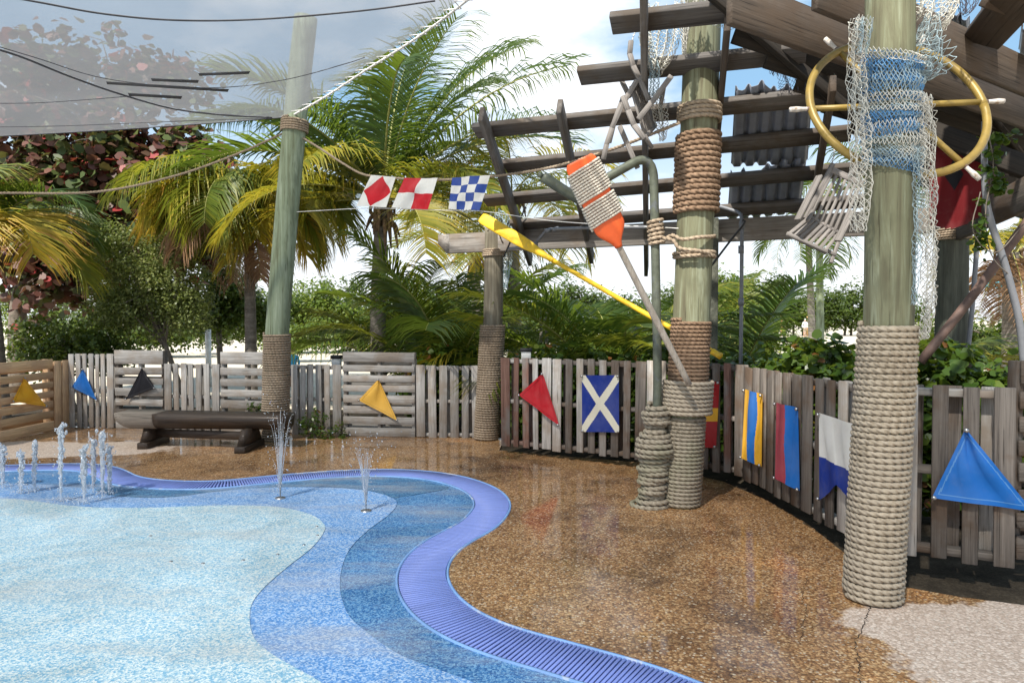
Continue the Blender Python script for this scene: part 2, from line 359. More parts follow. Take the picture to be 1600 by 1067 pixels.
# foliage
PALM_G = leafmat('palm_green', [(0.0, (0.0208, 0.0448, 0.0088)), (0.55, (0.0440, 0.0800, 0.0136)), (1.0, (0.1080, 0.1320, 0.0200))], 0.38)
PALM_Y = leafmat('palm_yellow', [(0.0, (0.0820, 0.1230, 0.0164)), (0.45, (0.2214, 0.2132, 0.0246)), (0.8, (0.3772, 0.2706, 0.0287)), (1.0, (0.3444, 0.1804, 0.0410))], 0.38, tcol=(0.5740, 0.4510, 0.0410))
PALM_M = leafmat('palm_mixed', [(0.0, (0.0400, 0.0800, 0.0144)), (0.5, (0.1120, 0.1440, 0.0200)), (0.85, (0.2640, 0.2320, 0.0280)), (1.0, (0.2400, 0.1280, 0.0400))], 0.38, tcol=(0.4800, 0.4400, 0.0400))
PALM_D = leafmat('palm_dead', [(0.0, (0.16, 0.085, 0.045)), (1.0, (0.33, 0.20, 0.12))], 0.2, tcol=(0.4, 0.25, 0.1))
SEAG = leafmat('sea_grape_leaf', [(0.0, (0.045, 0.075, 0.02)), (0.34, (0.085, 0.11, 0.03)), (0.48, (0.085, 0.05, 0.03)), (0.75, (0.10, 0.04, 0.034)), (0.93, (0.17, 0.075, 0.05)), (1.0, (0.26, 0.025, 0.025))], 0.22, 0.5, tcol=(0.25, 0.12, 0.05))
SHRUB = leafmat('shrub_leaf', [(0.0, (0.0638, 0.0850, 0.0255)), (0.6, (0.1275, 0.1573, 0.0467)), (1.0, (0.2380, 0.2465, 0.0935))], 0.3)
FOL = leafmat('tree_leaf', [(0.0, (0.0238, 0.0442, 0.0095)), (0.6, (0.0510, 0.0850, 0.0150)), (1.0, (0.1020, 0.1292, 0.0238))], 0.3)
FOLY = leafmat('light_tree_leaf', [(0.0, (0.0480, 0.0800, 0.0128)), (0.6, (0.0960, 0.1440, 0.0200)), (1.0, (0.1760, 0.2080, 0.0320))], 0.35)
HEDGE = leafmat('hedge_leaf', [(0.0, (0.0248, 0.0527, 0.0087)), (0.6, (0.0558, 0.0992, 0.0136)), (0.97, (0.0992, 0.1302, 0.0186)), (1.0, (0.1488, 0.0620, 0.0186))], 0.3, 0.32)
RIB = plain('palm_rib', (0.30, 0.29, 0.09), 0.6, 0, 0.2, bump=0)
BARK = plain('tree_bark', (0.15, 0.125, 0.10), 0.9, 0, 0.4, 14, 0.6)
BARKG = plain('pale_bark', (0.26, 0.24, 0.21), 0.9, 0, 0.3, 14, 0.5)
FIBRE = plain('palm_fibre', (0.15, 0.095, 0.055), 0.95, 0, 0.4, 20, 0.6)
def palm_bark():
    m = NT('palm_bark'); v = m.coord((1, 1, 7)); g = m.noise(v, 2.2, 5, 0.6, 0.3); g2 = m.noise(m.coord((1, 1, 1)), 16, 5, 0.7)
    col = m.ramp(m.math('ADD', m.math('MULTIPLY', g, 0.6), m.math('MULTIPLY', g2, 0.4)), [(0.36, (0.085, 0.072, 0.058)), (0.62, (0.25, 0.22, 0.19))])
    return m.done(m.bsdf(Base_Color=col, Roughness=0.9, Normal=m.bump(m.math('ADD', g, g2), 0.6, 0.02)))
PBARK = palm_bark()
# ground
def paving():
    m = NT('pebble_paving'); v = m.coord((1, 1, 1), False)
    vo = m.n('TexVoronoi', {'Vector': v, 'Scale': 78.0}); cell = m.n('SeparateColor', {0: vo.outputs['Color']}).outputs[0]
    vs_ = m.n('TexVoronoi', {'Vector': v, 'Scale': 46.0, 'Randomness': 1.0}); cell2 = m.n('SeparateColor', {0: vs_.outputs['Color']}).outputs[1]
    big = m.noise(v, 0.75, 6, 0.6, 0.4); mid = m.noise(v, 3.2, 5, 0.65)
    col = m.ramp(cell, [(0.0, (0.17, 0.082, 0.032)), (0.45, (0.36, 0.19, 0.078)), (0.8, (0.50, 0.30, 0.14)), (1.0, (0.64, 0.45, 0.25))])
    wetdark = m.ramp(m.math('ADD', m.math('MULTIPLY', big, 0.6), m.math('MULTIPLY', mid, 0.4)), [(0.37, (0.26, 0.21, 0.17)), (0.49, (0.85, 0.80, 0.74)), (0.56, (1.0, 0.97, 0.92)), (0.68, (1.35, 1.12, 0.88))])
    col = m.mix(1.0, col, wetdark, 'MULTIPLY')
    sp = m.math('MULTIPLY', m.math('GREATER_THAN', cell2, 0.72), m.math('LESS_THAN', vs_.outputs['Distance'], 0.33))
    col = m.mix(m.math('MULTIPLY', sp, 0.85), col, (0.62, 0.50, 0.36, 1))
    grout = m.ramp(vo.outputs['Distance'], [(0.45, (1, 1, 1)), (0.75, (0.45, 0.42, 0.4))]); col = m.mix(0.8, col, grout, 'MULTIPLY')
    # dried-out patches with ragged edges
    xyz = m.n('SeparateXYZ', {0: v}); masks = None
    nz = m.math('ADD', m.math('MULTIPLY', m.noise(v, 1.7, 5, 0.6), 1.1), m.math('MULTIPLY', m.noise(v, 7.0, 4, 0.6), 0.35))
    for (cx, cy, rx, ry) in DRY:
        dx = m.math('DIVIDE', m.math('SUBTRACT', xyz.outputs[0], cx), rx); dy = m.math('DIVIDE', m.math('SUBTRACT', xyz.outputs[1], cy), ry)
        d = m.math('SQRT', m.math('ADD', m.math('MULTIPLY', dx, dx), m.math('MULTIPLY', dy, dy)))
        k = m.math('MULTIPLY', m.math('SUBTRACT', m.math('ADD', 1.0, m.math('SUBTRACT', nz, 0.72)), d), 14.0, True)
        masks = k if masks is None else m.math('MAXIMUM', masks, k)
    dry = m.ramp(cell, [(0.0, (0.42, 0.32, 0.245)), (0.6, (0.56, 0.44, 0.355)), (1.0, (0.72, 0.60, 0.50))])
    dry = m.mix(m.math('MULTIPLY', sp, 0.6), dry, (0.66, 0.60, 0.52, 1)); dry = m.mix(0.35, dry, grout, 'MULTIPLY')
    col = m.mix(masks, col, dry)
    film = m.noise(v, 1.3, 5, 0.6, 0.5)
    wet = m.math('MULTIPLY', m.math('SUBTRACT', 1.0, masks), m.ramp(film, [(0.30, (0.35, 0.35, 0.35)), (0.56, (1, 1, 1))]))
    h = m.math('SUBTRACT', 1.0, vo.outputs['Distance'])
    cb = m.bump(m.noise(v, 14, 3), 0.05, 0.01)
    return m.done(m.bsdf(Base_Color=col, Roughness=0.7, Specular_IOR_Level=0.35, Normal=m.bump(h, 0.45, 0.008), Coat_Weight=wet, Coat_IOR=1.42,
                         Coat_Roughness=m.ramp(film, [(0.35, (0.24, 0.24, 0.24)), (0.60, (0.04, 0.04, 0.04))]), Coat_Normal=cb))
def rubber(name, a, b, c, wetk=0.5):
    m = NT(name); v = m.coord((1, 1, 1), False)
    vo = m.n('TexVoronoi', {'Vector': v, 'Scale': 115.0}); cell = m.n('SeparateColor', {0: vo.outputs['Color']}).outputs[0]
    col = m.ramp(cell, [(0.12, a), (0.5, b), (0.88, c)])
    big = m.noise(v, 0.9, 6, 0.62, 0.6); st = m.noise(m.n('Mapping', {'Vector': v, 'Scale': (0.5, 2.0, 1), 'Rotation': (0, 0, 0.4)}).outputs[0], 1.4, 6, 0.65)
    col = m.mix(1.0, col, m.ramp(big, [(0.34, (0.74, 0.74, 0.73)), (0.5, (0.97, 0.97, 0.97)), (0.66, (1.10, 1.10, 1.10))]), 'MULTIPLY')
    col = m.mix(m.ramp(st, [(0.48, (0, 0, 0)), (0.70, (0.45, 0.45, 0.45))]), col, (0.46, 0.43, 0.40, 1))
    fine = m.noise(v, 5.5, 6, 0.7); col = m.mix(m.ramp(fine, [(0.56, (0, 0, 0)), (0.72, (0.25, 0.25, 0.25))]), col, (0.24, 0.24, 0.25, 1))
    film = m.noise(v, 1.1, 5, 0.6, 0.4)
    wet = m.ramp(film, [(0.34, (0.1,) * 3), (0.6, (wetk,) * 3)])
    return m.done(m.bsdf(Base_Color=col, Roughness=0.75, Specular_IOR_Level=0.3, Normal=m.bump(vo.outputs['Distance'], 0.35, 0.005), Coat_Weight=wet, Coat_IOR=1.33,
                         Coat_Roughness=m.ramp(film, [(0.35, (0.4, 0.4, 0.4)), (0.65, (0.16, 0.16, 0.16))])))
_d1 = G(1560, 1010); _d2 = G(30, 707); _d3 = G(200, 692)
DRY = [(_d1.x + 0.22, _d1.y, 0.95, 0.62), (_d2.x, _d2.y + .2, 1.7, 0.55), (_d3.x, _d3.y, 0.4, 0.10)]
PAVE = paving()
RUB_L = rubber('light_blue_rubber', (0.20, 0.44, 0.62), (0.46, 0.64, 0.71), (0.76, 0.82, 0.80))
RUB_M = rubber('mid_blue_rubber', (0.075, 0.235, 0.55), (0.17, 0.37, 0.70), (0.46, 0.61, 0.80))
RUB_D = rubber('deep_blue_rubber', (0.0230, 0.1104, 0.3036), (0.0598, 0.2070, 0.4508), (0.1840, 0.3772, 0.5888))
RUB_T = rubber('teal_blue_rubber', (0.02, 0.085, 0.21), (0.045, 0.165, 0.33), (0.12, 0.27, 0.42))
def ground_mat(name, a, b, c, sc=3.0):
    m = NT(name); v = m.coord((1, 1, 1), False); g = m.noise(v, sc, 8, 0.65); g2 = m.noise(v, sc * 12, 4, 0.6)
    col = m.ramp(m.math('ADD', m.math('MULTIPLY', g, 0.6), m.math('MULTIPLY', g2, 0.4)), [(0.36, a), (0.5, b), (0.64, c)])
    return m.done(m.bsdf(Base_Color=col, Roughness=0.95, Specular_IOR_Level=0.15, Normal=m.bump(g2, 0.5, 0.02)))
SAND = ground_mat('pale_sand', (0.4675, 0.3995, 0.3060), (0.5610, 0.4930, 0.3910), (0.6290, 0.5695, 0.4675), 1.0)
SOIL = ground_mat('dark_soil', (0.0210, 0.0168, 0.0120), (0.0420, 0.0330, 0.0228), (0.0780, 0.0630, 0.0450), 5.0)
def water_mat():
    m = NT('splashing_water')
    b = m.bsdf(Base_Color=(0.95, 0.97, 1, 1), Roughness=0.06, IOR=1.33, Transmission_Weight=0.85, Specular_IOR_Level=0.6)
    d = m.n('BsdfDiffuse', {'Color': (0.85, 0.88, 0.92, 1)}).outputs[0]
    return m.done(m.n('MixShader', {0: 0.14, 1: b, 2: d}).outputs[0])
WATER = water_mat()
def sail_mat():
    m = NT('grey_shade_mesh'); v = m.coord((1, 1, 1), False); g = m.noise(v, 0.8, 4)
    c = m.ramp(g, [(0.3, (0.235, 0.235, 0.24)), (0.7, (0.28, 0.28, 0.285))])
    d = m.n('BsdfDiffuse', {'Color': c}).outputs[0]; t = m.n('BsdfTranslucent', {'Color': c}).outputs[0]
    f = m.n('MixShader', {0: 0.55, 1: d, 2: t}).outputs[0]
    return m.done(m.n('MixShader', {0: 0.66, 1: m.n('BsdfTransparent').outputs[0], 2: f}).outputs[0])
SAILM = sail_mat(); SEAM = plain('dark_seam_webbing', (0.075, 0.075, 0.085), 0.8, bump=0)

# ================================================================ THE SETTING
# sand sheet to the horizon
V = np.array([[-900, -200, -0.06], [900, -200, -0.06], [900, 1500, -0.06], [-900, 1500, -0.06]])
tag(mobj('sand_ground', V, np.array([[0, 1, 2, 3]]), SAND, origin='0'), kind='structure')
# outer edge of the drain channel (paving side), left to right
oe = [(-420, 741), (-250, 736), (-120, 731), (0, 727.6), (90, 725), (150, 725.5), (180, 730), (198, 736), (216, 745), (249, 750), (300, 752.5), (345, 751.5), (390, 747), (435, 742.6), (480, 739), (530, 735.4), (590, 733.6), (650, 735), (710, 742), (755, 754), (785, 769), (797.6, 786), (795, 801), (776, 824), (748, 840), (724, 854), (706, 872), (698, 890), (699, 904), (708, 924), (728, 944), (756, 962), (812, 984), (860, 996), (940, 1018), (1020, 1040), (1092, 1067), (1210, 1120), (1340, 1200)]
OE = spline([G(*q)[:2] for q in oe], 1400)
kk_ = np.hanning(67); kk_ /= kk_.sum(); pad = np.vstack([OE[:1] * 2 - OE[33:0:-1], OE, OE[-1:] * 2 - OE[-2:-35:-1]])
OE = np.stack([np.convolve(pad[:, k], kk_, 'valid') for k in range(2)], 1)
def offset(c, d):
    t = nrm(np.gradient(c, axis=0)); return c + np.stack([t[:, 1], -t[:, 0]], 1) * d
GW = 0.315
IE = offset(OE, GW)
# paving
pv = [tuple(p) for p in OE[::3]] + [(9, 0.9), (9, 4.0)]
edge_r = [(1640, 950), (1500, 932), (1405, 915), (1330, 872), (1262, 818), (1200, 782), (1130, 752), (1060, 735), (1000, 722), (900, 714), (780, 703)]
pv += [tuple(G(*q)[:2]) for q in edge_r] + [(-0.1, 9.2), (-4, 9.7), (-8.2, 10.6), (-12, 9.6), (-12, 8)]
sheet('paving', pv, 0.0, PAVE)
# soil bed under and behind the right fence
sb = [(9, 3.8)] + [tuple(G(q[0], q[1] - 0.0)[:2]) for q in edge_r] + [(-0.6, 9.2), (-0.4, 12), (9, 12)]
sheet('soil_bed', sb, -0.02, SOIL)
sheet('soil_bed', [(-0.6, 9.25), (-4, 9.75), (-8.2, 10.65), (-13, 9.7), (-13, 13.5), (-0.6, 12)], -0.02, SOIL)
# splash pool floor: zones of coloured rubber
near = [(2.3, 0.9), (-12, 0.9)]
sheet('pool_floor', [tuple(p) for p in IE[::3]] + near, 0.0, RUB_D)
mid = [(-420, 770), (-120, 760), (0, 756), (60, 757), (140, 764), (172, 774), (224, 778), (280, 776), (340, 768), (420, 762), (520, 762), (580, 768), (612, 778), (620, 788), (608, 804), (576, 828), (548, 856), (534, 888), (532, 924), (544, 960), (568, 984), (612, 1016), (655, 1036), (740, 1067), (850, 1120), (960, 1210)]
MIDC = spline([G(*q)[:2] for q in mid], 260)
sheet('pool_floor', [tuple(p) for p in MIDC] + [(1.0, 0.9), (-12, 0.9)], 0.004, RUB_M)
li = [(-420, 786), (-120, 780), (0, 780), (40, 782), (100, 790), (160, 794), (240, 794), (320, 791), (400, 791), (448, 795), (488, 806), (506, 820), (506, 832), (488, 856), (448, 888), (416, 916), (396, 940), (390, 964), (396, 996), (420, 1020), (460, 1044), (500, 1067), (570, 1120), (640, 1230)]
LIC = spline([G(*q)[:2] for q in li], 240)
sheet('pool_floor', [tuple(p) for p in LIC] + [(-0.3, 0.9), (-12, 0.9)], 0.008, RUB_L)
# teal wedge between the waves
tw = [(400, 762.5), (480, 750.5), (530, 746.5), (590, 745.5), (645, 749.5), (690, 758.5), (701, 763), (660, 771), (625, 776.5), (614, 777.5), (580, 767), (520, 761), (450, 761)]
sheet('pool_floor', [tuple(q) for q in spline([G(*q)[:2] for q in tw + tw[:1]], 90)[:-1]], 0.003, RUB_T)
tw2 = [(172, 760), (190, 762), (228, 765), (300, 767), (360, 765.5), (400, 762), (340, 767.5), (280, 775.5), (224, 777.5), (180, 775), (150, 766)]
sheet('pool_floor', [tuple(q) for q in spline([G(*q)[:2] for q in tw2 + tw2[:1]], 90)[:-1]], 0.003, RUB_T)
# drain channel with its grate
sheet('channel', [tuple(p) for p in offset(OE, -0.02)[::4]] + [tuple(p) for p in offset(OE, GW + 0.02)[::-4]], -0.045, CHAN)
gr = thing('drain_grate', 'blue slotted drain grate curving along the edge of the splash pool', 'grate', (OE[700][0], OE[700][1], -0.045))
def strip3(c2, z0, z1, wd):
    p = np.column_stack([c2, np.full(len(c2), (z0 + z1) / 2)]); hz = (z1 - z0) / 2; t = nrm(np.gradient(p, axis=0)); s = np.stack([t[:, 1], -t[:, 0], 0 * t[:, 0]], 1)
    u = np.array([0, 0, 1.0]); k = 4
    V = np.concatenate([(p + s * a * wd / 2 + u * b * hz)[:, None] for a, b in ((-1, -1), (1, -1), (1, 1), (-1, 1))], 1).reshape(-1, 3)
    i = np.arange(len(p) - 1)[:, None] * 4; j = np.arange(4)[None]; j2 = (j + 1) % 4
    return V, [np.stack([i + j, i + k + j, i + k + j2, i + j2], -1).reshape(-1, 4)]
for d in (0.0, GW):
    V, f = strip3(offset(OE, d)[::4], -0.045, 0.009, 0.014); mobj('rim', V, f, GRIM, gr)
V, f = strip3(offset(OE, GW / 2)[::4], -0.03, -0.004, 0.012); mobj('rib', V, f, GRATE, gr)
seg = np.concatenate([[0], np.cumsum(np.linalg.norm(np.diff(OE, axis=0), axis=1))])
nb = int(seg[-1] / 0.0235); sp = np.linspace(0.01, seg[-1] - 0.01, nb)
A = np.stack([np.interp(sp, seg, offset(OE, 0.012)[:, k]) for k in range(2)], 1); B = np.stack([np.interp(sp, seg, offset(OE, GW - 0.012)[:, k]) for k in range(2)], 1)
near_b = set(np.argsort(-(((A[:, 1] < 5.2) & (A[:, 1] > 2.6)) * 10 + 1 / A[:, 1]))[:300].tolist())
rest = []
for i in range(nb):
    a3, b3 = Vector((*A[i], 0.001)), Vector((*B[i], 0.001)); ln = (b3 - a3).length; wb = 0.0155
    if i in near_b: plank('bar', a3, b3, wb, 0.012, (0, 0, 1), gr, GRATE, 0.002)
    else:
        x = (b3 - a3).normalized(); y = Vector((-x.y, x.x, 0)); c = []
        for (s, u, z) in ((-1, -1, -.006), (1, -1, -.006), (1, 1, -.006), (-1, 1, -.006), (-1, -1, .006), (1, -1, .006), (1, 1, .006), (-1, 1, .006)):
            c.append((a3 + b3) / 2 + x * s * ln / 2 + y * u * wb / 2 + Vector((0, 0, z)))
        rest.append((np.array(c), [np.array([[0, 3, 2, 1], [4, 5, 6, 7], [0, 1, 5, 4], [1, 2, 6, 5], [2, 3, 7, 6], [3, 0, 4, 7]])]))
V, f = join(rest); tag(mobj('far_bars', V, f, GRATE, gr), kind='stuff')

# ================================================================ PALLET FENCE
def pallet(xl, yl, xr, yr, zt, zb, kind, label, mats, n=7, end=None, D=None, tops=None, seed=0, depth=0.11, wide_top=False, backs=True, gap=0.42):
    """xl, yl / xr, yr: picture position of the foot of each end; D: distances instead"""
    rnd = random.Random(seed + 5)
    a = G(xl, yl) if D is None else P(xl, 520, D[0]); b = G(xr, yr) if D is None else P(xr, 520, D[1])
    a.z = b.z = 0; u = (b - a); Ln = u.length; u.normalize(); nv = Vector((u.y, -u.x, 0))
    if nv.dot(C0 - (a + b) / 2) < 0: nv = -nv
    zt = zt if isinstance(zt, tuple) else (zt, zt); zb = zb if isinstance(zb, tuple) else (zb, zb)
    t = thing('pallet_fence_panel', label, 'fence panel', (a + b) / 2 + Vector((0, 0, min(zb))), 'wooden pallet panels of the fence')
    pk = lambda: mats[rnd.randrange(len(mats))]
    zT = lambda s: zt[0] + (zt[1] - zt[0]) * s; zB = lambda s: zb[0] + (zb[1] - zb[0]) * s
    th = 0.02
    if kind == 'v':
        ws = [rnd.uniform(0.85, 1.15) for _ in range(n)]; ws[0] *= 1.35; ws[-1] *= 1.3
        tot = sum(ws); unit = Ln / (tot + gap * 1.0 * (n - 1)); x = 0.0
        for i in range(n):
            wd = ws[i] * unit; s = (x + wd / 2) / Ln; j = rnd.uniform(-0.012, 0.012); k = rnd.uniform(-0.006, 0.006)
            p0 = a + u * (s * Ln + k) + nv * rnd.uniform(0.0, 0.004); p1 = a + u * (s * Ln - k) + nv * rnd.uniform(0.0, 0.004); p0.z = zB(s) + j * 1.2; p1.z = zT(s) + j * 0.6
            plank('slat', p0, p1, wd - 0.004, th, nv, t, pk()); x += wd + gap * unit
        for hfr, hh in ((0.035, 0.045), (0.5, 0.045), (0.955, 0.045)):
            p0 = a + u * 0.008 - nv * 0.062; p1 = a + u * (Ln - 0.008) - nv * 0.062
            p0.z = zB(0) + (zT(0) - zB(0)) * hfr; p1.z = zB(1) + (zT(1) - zB(1)) * hfr
            plank('stringer', p0, p1, hh, 0.09, nv, t, pk())
        if backs:
            m = max(3, n - 3)
            for i in range(m):
                s = (i + 0.5) / m + rnd.uniform(-.02, .02); p0 = a + u * (s * Ln) - nv * 0.119; p1 = p0.copy(); p0.z = zB(s); p1.z = zT(s) - 0.01
                plank('slat', p0, p1, 0.085, 0.018, nv, t, pk())
    else:
        zs = []; H = zt[0] - zb[0]
        ws = [rnd.uniform(0.9, 1.1) for _ in range(n)]; ws[-1] *= 1.75 if wide_top else 1.4; ws[0] *= 1.3
        unit = H / (sum(ws) + gap * 1.0 * (n - 1)); z = 0.0
        for i in range(n):
            wd = ws[i] * unit; f = (z + wd / 2) / H; p0 = a + nv * rnd.uniform(0.0, 0.003) + u * rnd.uniform(0, .008); p1 = b + nv * rnd.uniform(0.0, 0.003) - u * rnd.uniform(0, .008)
            p0.z = zb[0] + (zt[0] - zb[0]) * f + rnd.uniform(-.004, .004); p1.z = zb[1] + (zt[1] - zb[1]) * f + rnd.uniform(-.004, .004)
            plank('slat', p0, p1, wd - 0.003, th, nv, t, pk()); z += wd + gap * unit
        for s in (0.028, 0.5, 0.972):
            p0 = a + u * (s * Ln) - nv * 0.062; p1 = p0.copy(); p0.z = zB(s) + .006; p1.z = zT(s) - 0.006
            plank('stringer', p0, p1, 0.045, 0.09, nv, t, pk())
        if backs:
            for i in range(4):
                f = (i + 0.5) / 4; p0 = a - nv * 0.119 + u * .004; p1 = b - nv * 0.119 - u * .004; p0.z = zb[0] + H * f; p1.z = zb[1] + H * f
                plank('slat', p0, p1, 0.08, 0.018, nv, t, pk())
    return t, a, b, u, nv
def ztop(px, py, Y): return P(px, py, Y).z
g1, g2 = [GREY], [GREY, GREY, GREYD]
FP = {}
FP['A'] = pallet(-95, 711, 84, 672, 1.04, 0.0, 'h', 'new brown pallet panel of horizontal boards holding a yellow pennant', [BROWNW], 7, seed=1)
FP['A2'] = pallet(85.5, 671.5, 108.5, 667.5, 1.00, 0.02, 'v', 'narrow brown pallet panel of upright boards beside the new brown panel', [BROWNW], 2, seed=2, gap=0.2)
FP['B'] = pallet(109.5, 667.5, 179, 669, 1.10, 0.0, 'v', 'grey pallet panel of upright boards holding a blue pennant', g1, 7, seed=3)
FP['C'] = pallet(181, 669, 256.5, 671, 1.16, 0.0, 'h', 'grey pallet panel of horizontal boards holding a black pennant', g2, 7, seed=4, wide_top=True)
FP['D'] = pallet(258, 671, 344, 674, 0.97, 0.0, 'v', 'low grey pallet panel of upright boards behind the dark bench', g1, 7, seed=5)
FP['E'] = pallet(345.5, 674, 424, 677, 1.145, 0.0, 'h', 'grey pallet panel of horizontal boards beside the leaning green post', g1, 7, seed=6, wide_top=True)
FP['F'] = pallet(426, 677, 534, 680, 0.98, 0.0, 'v', 'low grey pallet panel of upright boards with weeds at its foot', g1, 8, seed=7)
FP['G'] = pallet(536, 681, 649, 683, 1.16, 0.0, 'h', 'tall grey pallet panel of horizontal boards holding a pale yellow pennant', g1, 8, seed=8)
FP['H'] = pallet(650.5, 683, 752, 684, 0.985, 0.0, 'v', 'low grey pallet panel of upright boards next to the short rope-wrapped post', g1, 6, seed=9, gap=0.36)
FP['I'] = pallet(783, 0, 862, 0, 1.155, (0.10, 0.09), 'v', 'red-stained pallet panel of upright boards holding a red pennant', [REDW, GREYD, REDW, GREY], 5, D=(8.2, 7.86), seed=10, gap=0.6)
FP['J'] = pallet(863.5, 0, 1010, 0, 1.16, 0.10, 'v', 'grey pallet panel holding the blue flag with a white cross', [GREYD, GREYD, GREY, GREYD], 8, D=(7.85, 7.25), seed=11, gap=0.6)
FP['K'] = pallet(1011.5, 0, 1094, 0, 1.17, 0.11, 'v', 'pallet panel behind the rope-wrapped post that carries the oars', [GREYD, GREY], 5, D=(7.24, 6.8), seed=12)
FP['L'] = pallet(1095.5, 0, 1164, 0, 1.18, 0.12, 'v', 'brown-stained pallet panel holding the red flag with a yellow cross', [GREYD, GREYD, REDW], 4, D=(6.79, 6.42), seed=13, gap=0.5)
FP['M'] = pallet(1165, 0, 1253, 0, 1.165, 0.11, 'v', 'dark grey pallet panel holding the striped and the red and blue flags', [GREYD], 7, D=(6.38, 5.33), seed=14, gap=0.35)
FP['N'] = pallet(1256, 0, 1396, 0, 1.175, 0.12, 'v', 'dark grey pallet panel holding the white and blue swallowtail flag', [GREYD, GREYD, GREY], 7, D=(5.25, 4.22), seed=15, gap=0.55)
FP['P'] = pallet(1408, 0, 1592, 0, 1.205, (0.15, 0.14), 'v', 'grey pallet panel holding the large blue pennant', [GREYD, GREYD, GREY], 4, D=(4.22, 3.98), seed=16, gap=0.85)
FP['Q'] = pallet(1594, 0, 1760, 0, 1.36, 0.16, 'h', 'tall grey pallet panel standing past the large blue pennant', [GREYD], 8, D=(4.07, 4.0), seed=17)

# ================================================================ POSTS
def post(name, label, axis, R, mat, wraps, extra=None, cat='post', k=28, group=None):
    """axis: centreline points from the foot up; wraps: (h0, h1, rope radius, rope material, extra radius, step, sides)"""
    ax = [Vector(p) for p in axis]; t = thing(name, label, cat, ax[0], group)
    P_ = spline([list(p) for p in ax], 36)
    r = np.full(36, R) * (1 + 0.012 * np.sin(np.linspace(0, 9, 36)))
    V, f = tube_geo(P_, np.linspace(R * 1.0, R * 0.95, 36) if np.isscalar(R) else R, k); pole = mobj('pole', V, f, mat, t, True)
    def at(z): return np.array([np.interp(z, P_[:, 2], P_[:, i]) for i in range(3)])
    for wv in wraps:
        h0, h1, rr, rm, ex, st, sd_ = wv[:7]
        c0, c1 = at(h0), at(h1); R0 = R + rr * 0.75 + ex
        pts = coil_pts(c0, c1, R0, R0 * 0.985, rr * 1.93, st, jit=rr * 0.09)
        V, f = rope_geo(pts, rr * 1.04, lay=rr * 7.5, k=sd_, n=1); mobj('rope_wrap', V, f, rm, pole, True)
    return t, at
p1f = G(1363, 934)
p1m = P(1388, 505, p1f.y); p1t = P(1391, -40, p1f.y); 
POST1, at1 = post('rope_wrapped_post', 'thick green post with pale rope wound round its foot and a wheel behind it', (p1f, p1m, p1t, p1t + Vector((0.01, 0, 0.8))), 0.132, POSTG, [(0.017, 1.575, 0.0172, ROPE, 0.0, 0.009, 10)])
p2f = G(1063, 788); p2m = P(1081, 480, p2f.y); p2t = P(1100, -20, p2f.y)
POST2, at2 = post('rope_wrapped_post', 'tall green post with brown rope bands that carries the orange oar', (p2f, p2m, p2t, p2t + Vector((.03, 0, .5))), 0.158, POSTG,
                  [(0.017, 0.78, 0.0172, ROPE2, -0.012, 0.010, 9), (0.80, 1.60, 0.0172, ROPEB, -0.012, 0.010, 9), (0.80, 1.08, 0.019, ROPE, 0.030, 0.010, 9),
                   (2.52, 3.19, 0.0235, ROPEB, 0.0, 0.011, 9), (3.29, 3.42, 0.019, ROPEF, 0.0, 0.011, 9), (2.13, 2.19, 0.017, ROPEF, 0.0, 0.011, 9)])
pAf = G(430, 687); pAy = pAf.y
POSTA, atA = post('rope_wrapped_post', 'leaning pale green post that holds the corner of the shade sail', (pAf, P(433, 523, pAy), P(461, 190, pAy), P(478, 28, pAy)), 0.155, POSTG2,
                  [(0.017, 1.42, 0.0165, ROPEF, 0.0, 0.017, 7), (4.08, 4.24, 0.016, ROPEF, 0.0, 0.017, 7)], k=22)
p3f = G(760, 686); p3y = p3f.y
POST3, at3 = post('rope_wrapped_post', 'short brown post that props the end of the long beam', (p3f, P(770, 508, p3y), P(772, 358, p3y)), 0.135, POSTB,
                  [(0.017, 1.53, 0.0165, ROPEF, 0.012, 0.017, 7), (2.45, 2.54, 0.013, ROPEF, 0.0, 0.017, 7)], k=22)
# ================================================================ PERGOLA
bl0 = P(684, 380, 9.22); bl1 = P(1487, 352, 6.95); bz = 2.635
bl0.z = bl1.z = bz
U = (bl1 - bl0).normalized(); RD = Vector((0.206, 1, -0.40)).normalized()       # along the beam; down the rafters
NRM = U.cross(RD).normalized(); NRM = NRM if NRM.z > 0 else -NRM
WUP = (-RD - U * (-RD).dot(U)).normalized()
Q0 = bl0 + Vector((0, 0, 0.20))
pg = thing('pergola_frame', 'weathered timber roof frame of open beams above the fence', 'pergola', (1.5, 8.2, 2.5))
# long beam with a clipped end
Vb = []
nb_ = Vector((U.y, -U.x, 0)).normalized()
if nb_.y > 0: nb_ = -nb_
back = bl0 + Vector((0, 0.17, 0))
plank('beam', back + U * 0.17, bl1 + Vector((0, .17, 0)) + U * 0.3, 0.262, 0.06, nb_, pg, BEAML, 0.006)
e0 = back; pr = [(0, 0.131), (0.17, 0.131), (0.17, -0.131), (0.13, -0.131), (0.0, 0.0)]
Vv = [e0 + U * x + Vector((0, 0, z)) + nb_ * s for s in (0.03, -0.03) for x, z in pr]
fc = [np.array([[4, 3, 2, 1, 0], [5, 6, 7, 8, 9]]), np.array([[i, (i + 1) % 5, (i + 1) % 5 + 5, i + 5] for i in range(5)])]
mobj('beam_end', np.array([list(q) for q in Vv]), fc, BEAML, pg)
def purlin(x0, y0, x1, y1, wd=0.19, th=0.062, off=0.0, mat=BEAM):
    a = PL(x0, y0, Q0 + NRM * off, NRM); b = PL(x1, y1, Q0 + NRM * off, NRM)
    return plank('purlin', a, b, wd, th, NRM, pg, mat, 0.006)
purlin(955, 37, 1190, 12); purlin(905, 119, 1260, 82); purlin(742, 205, 1300, 150); purlin(789, 260, 1330, 208)
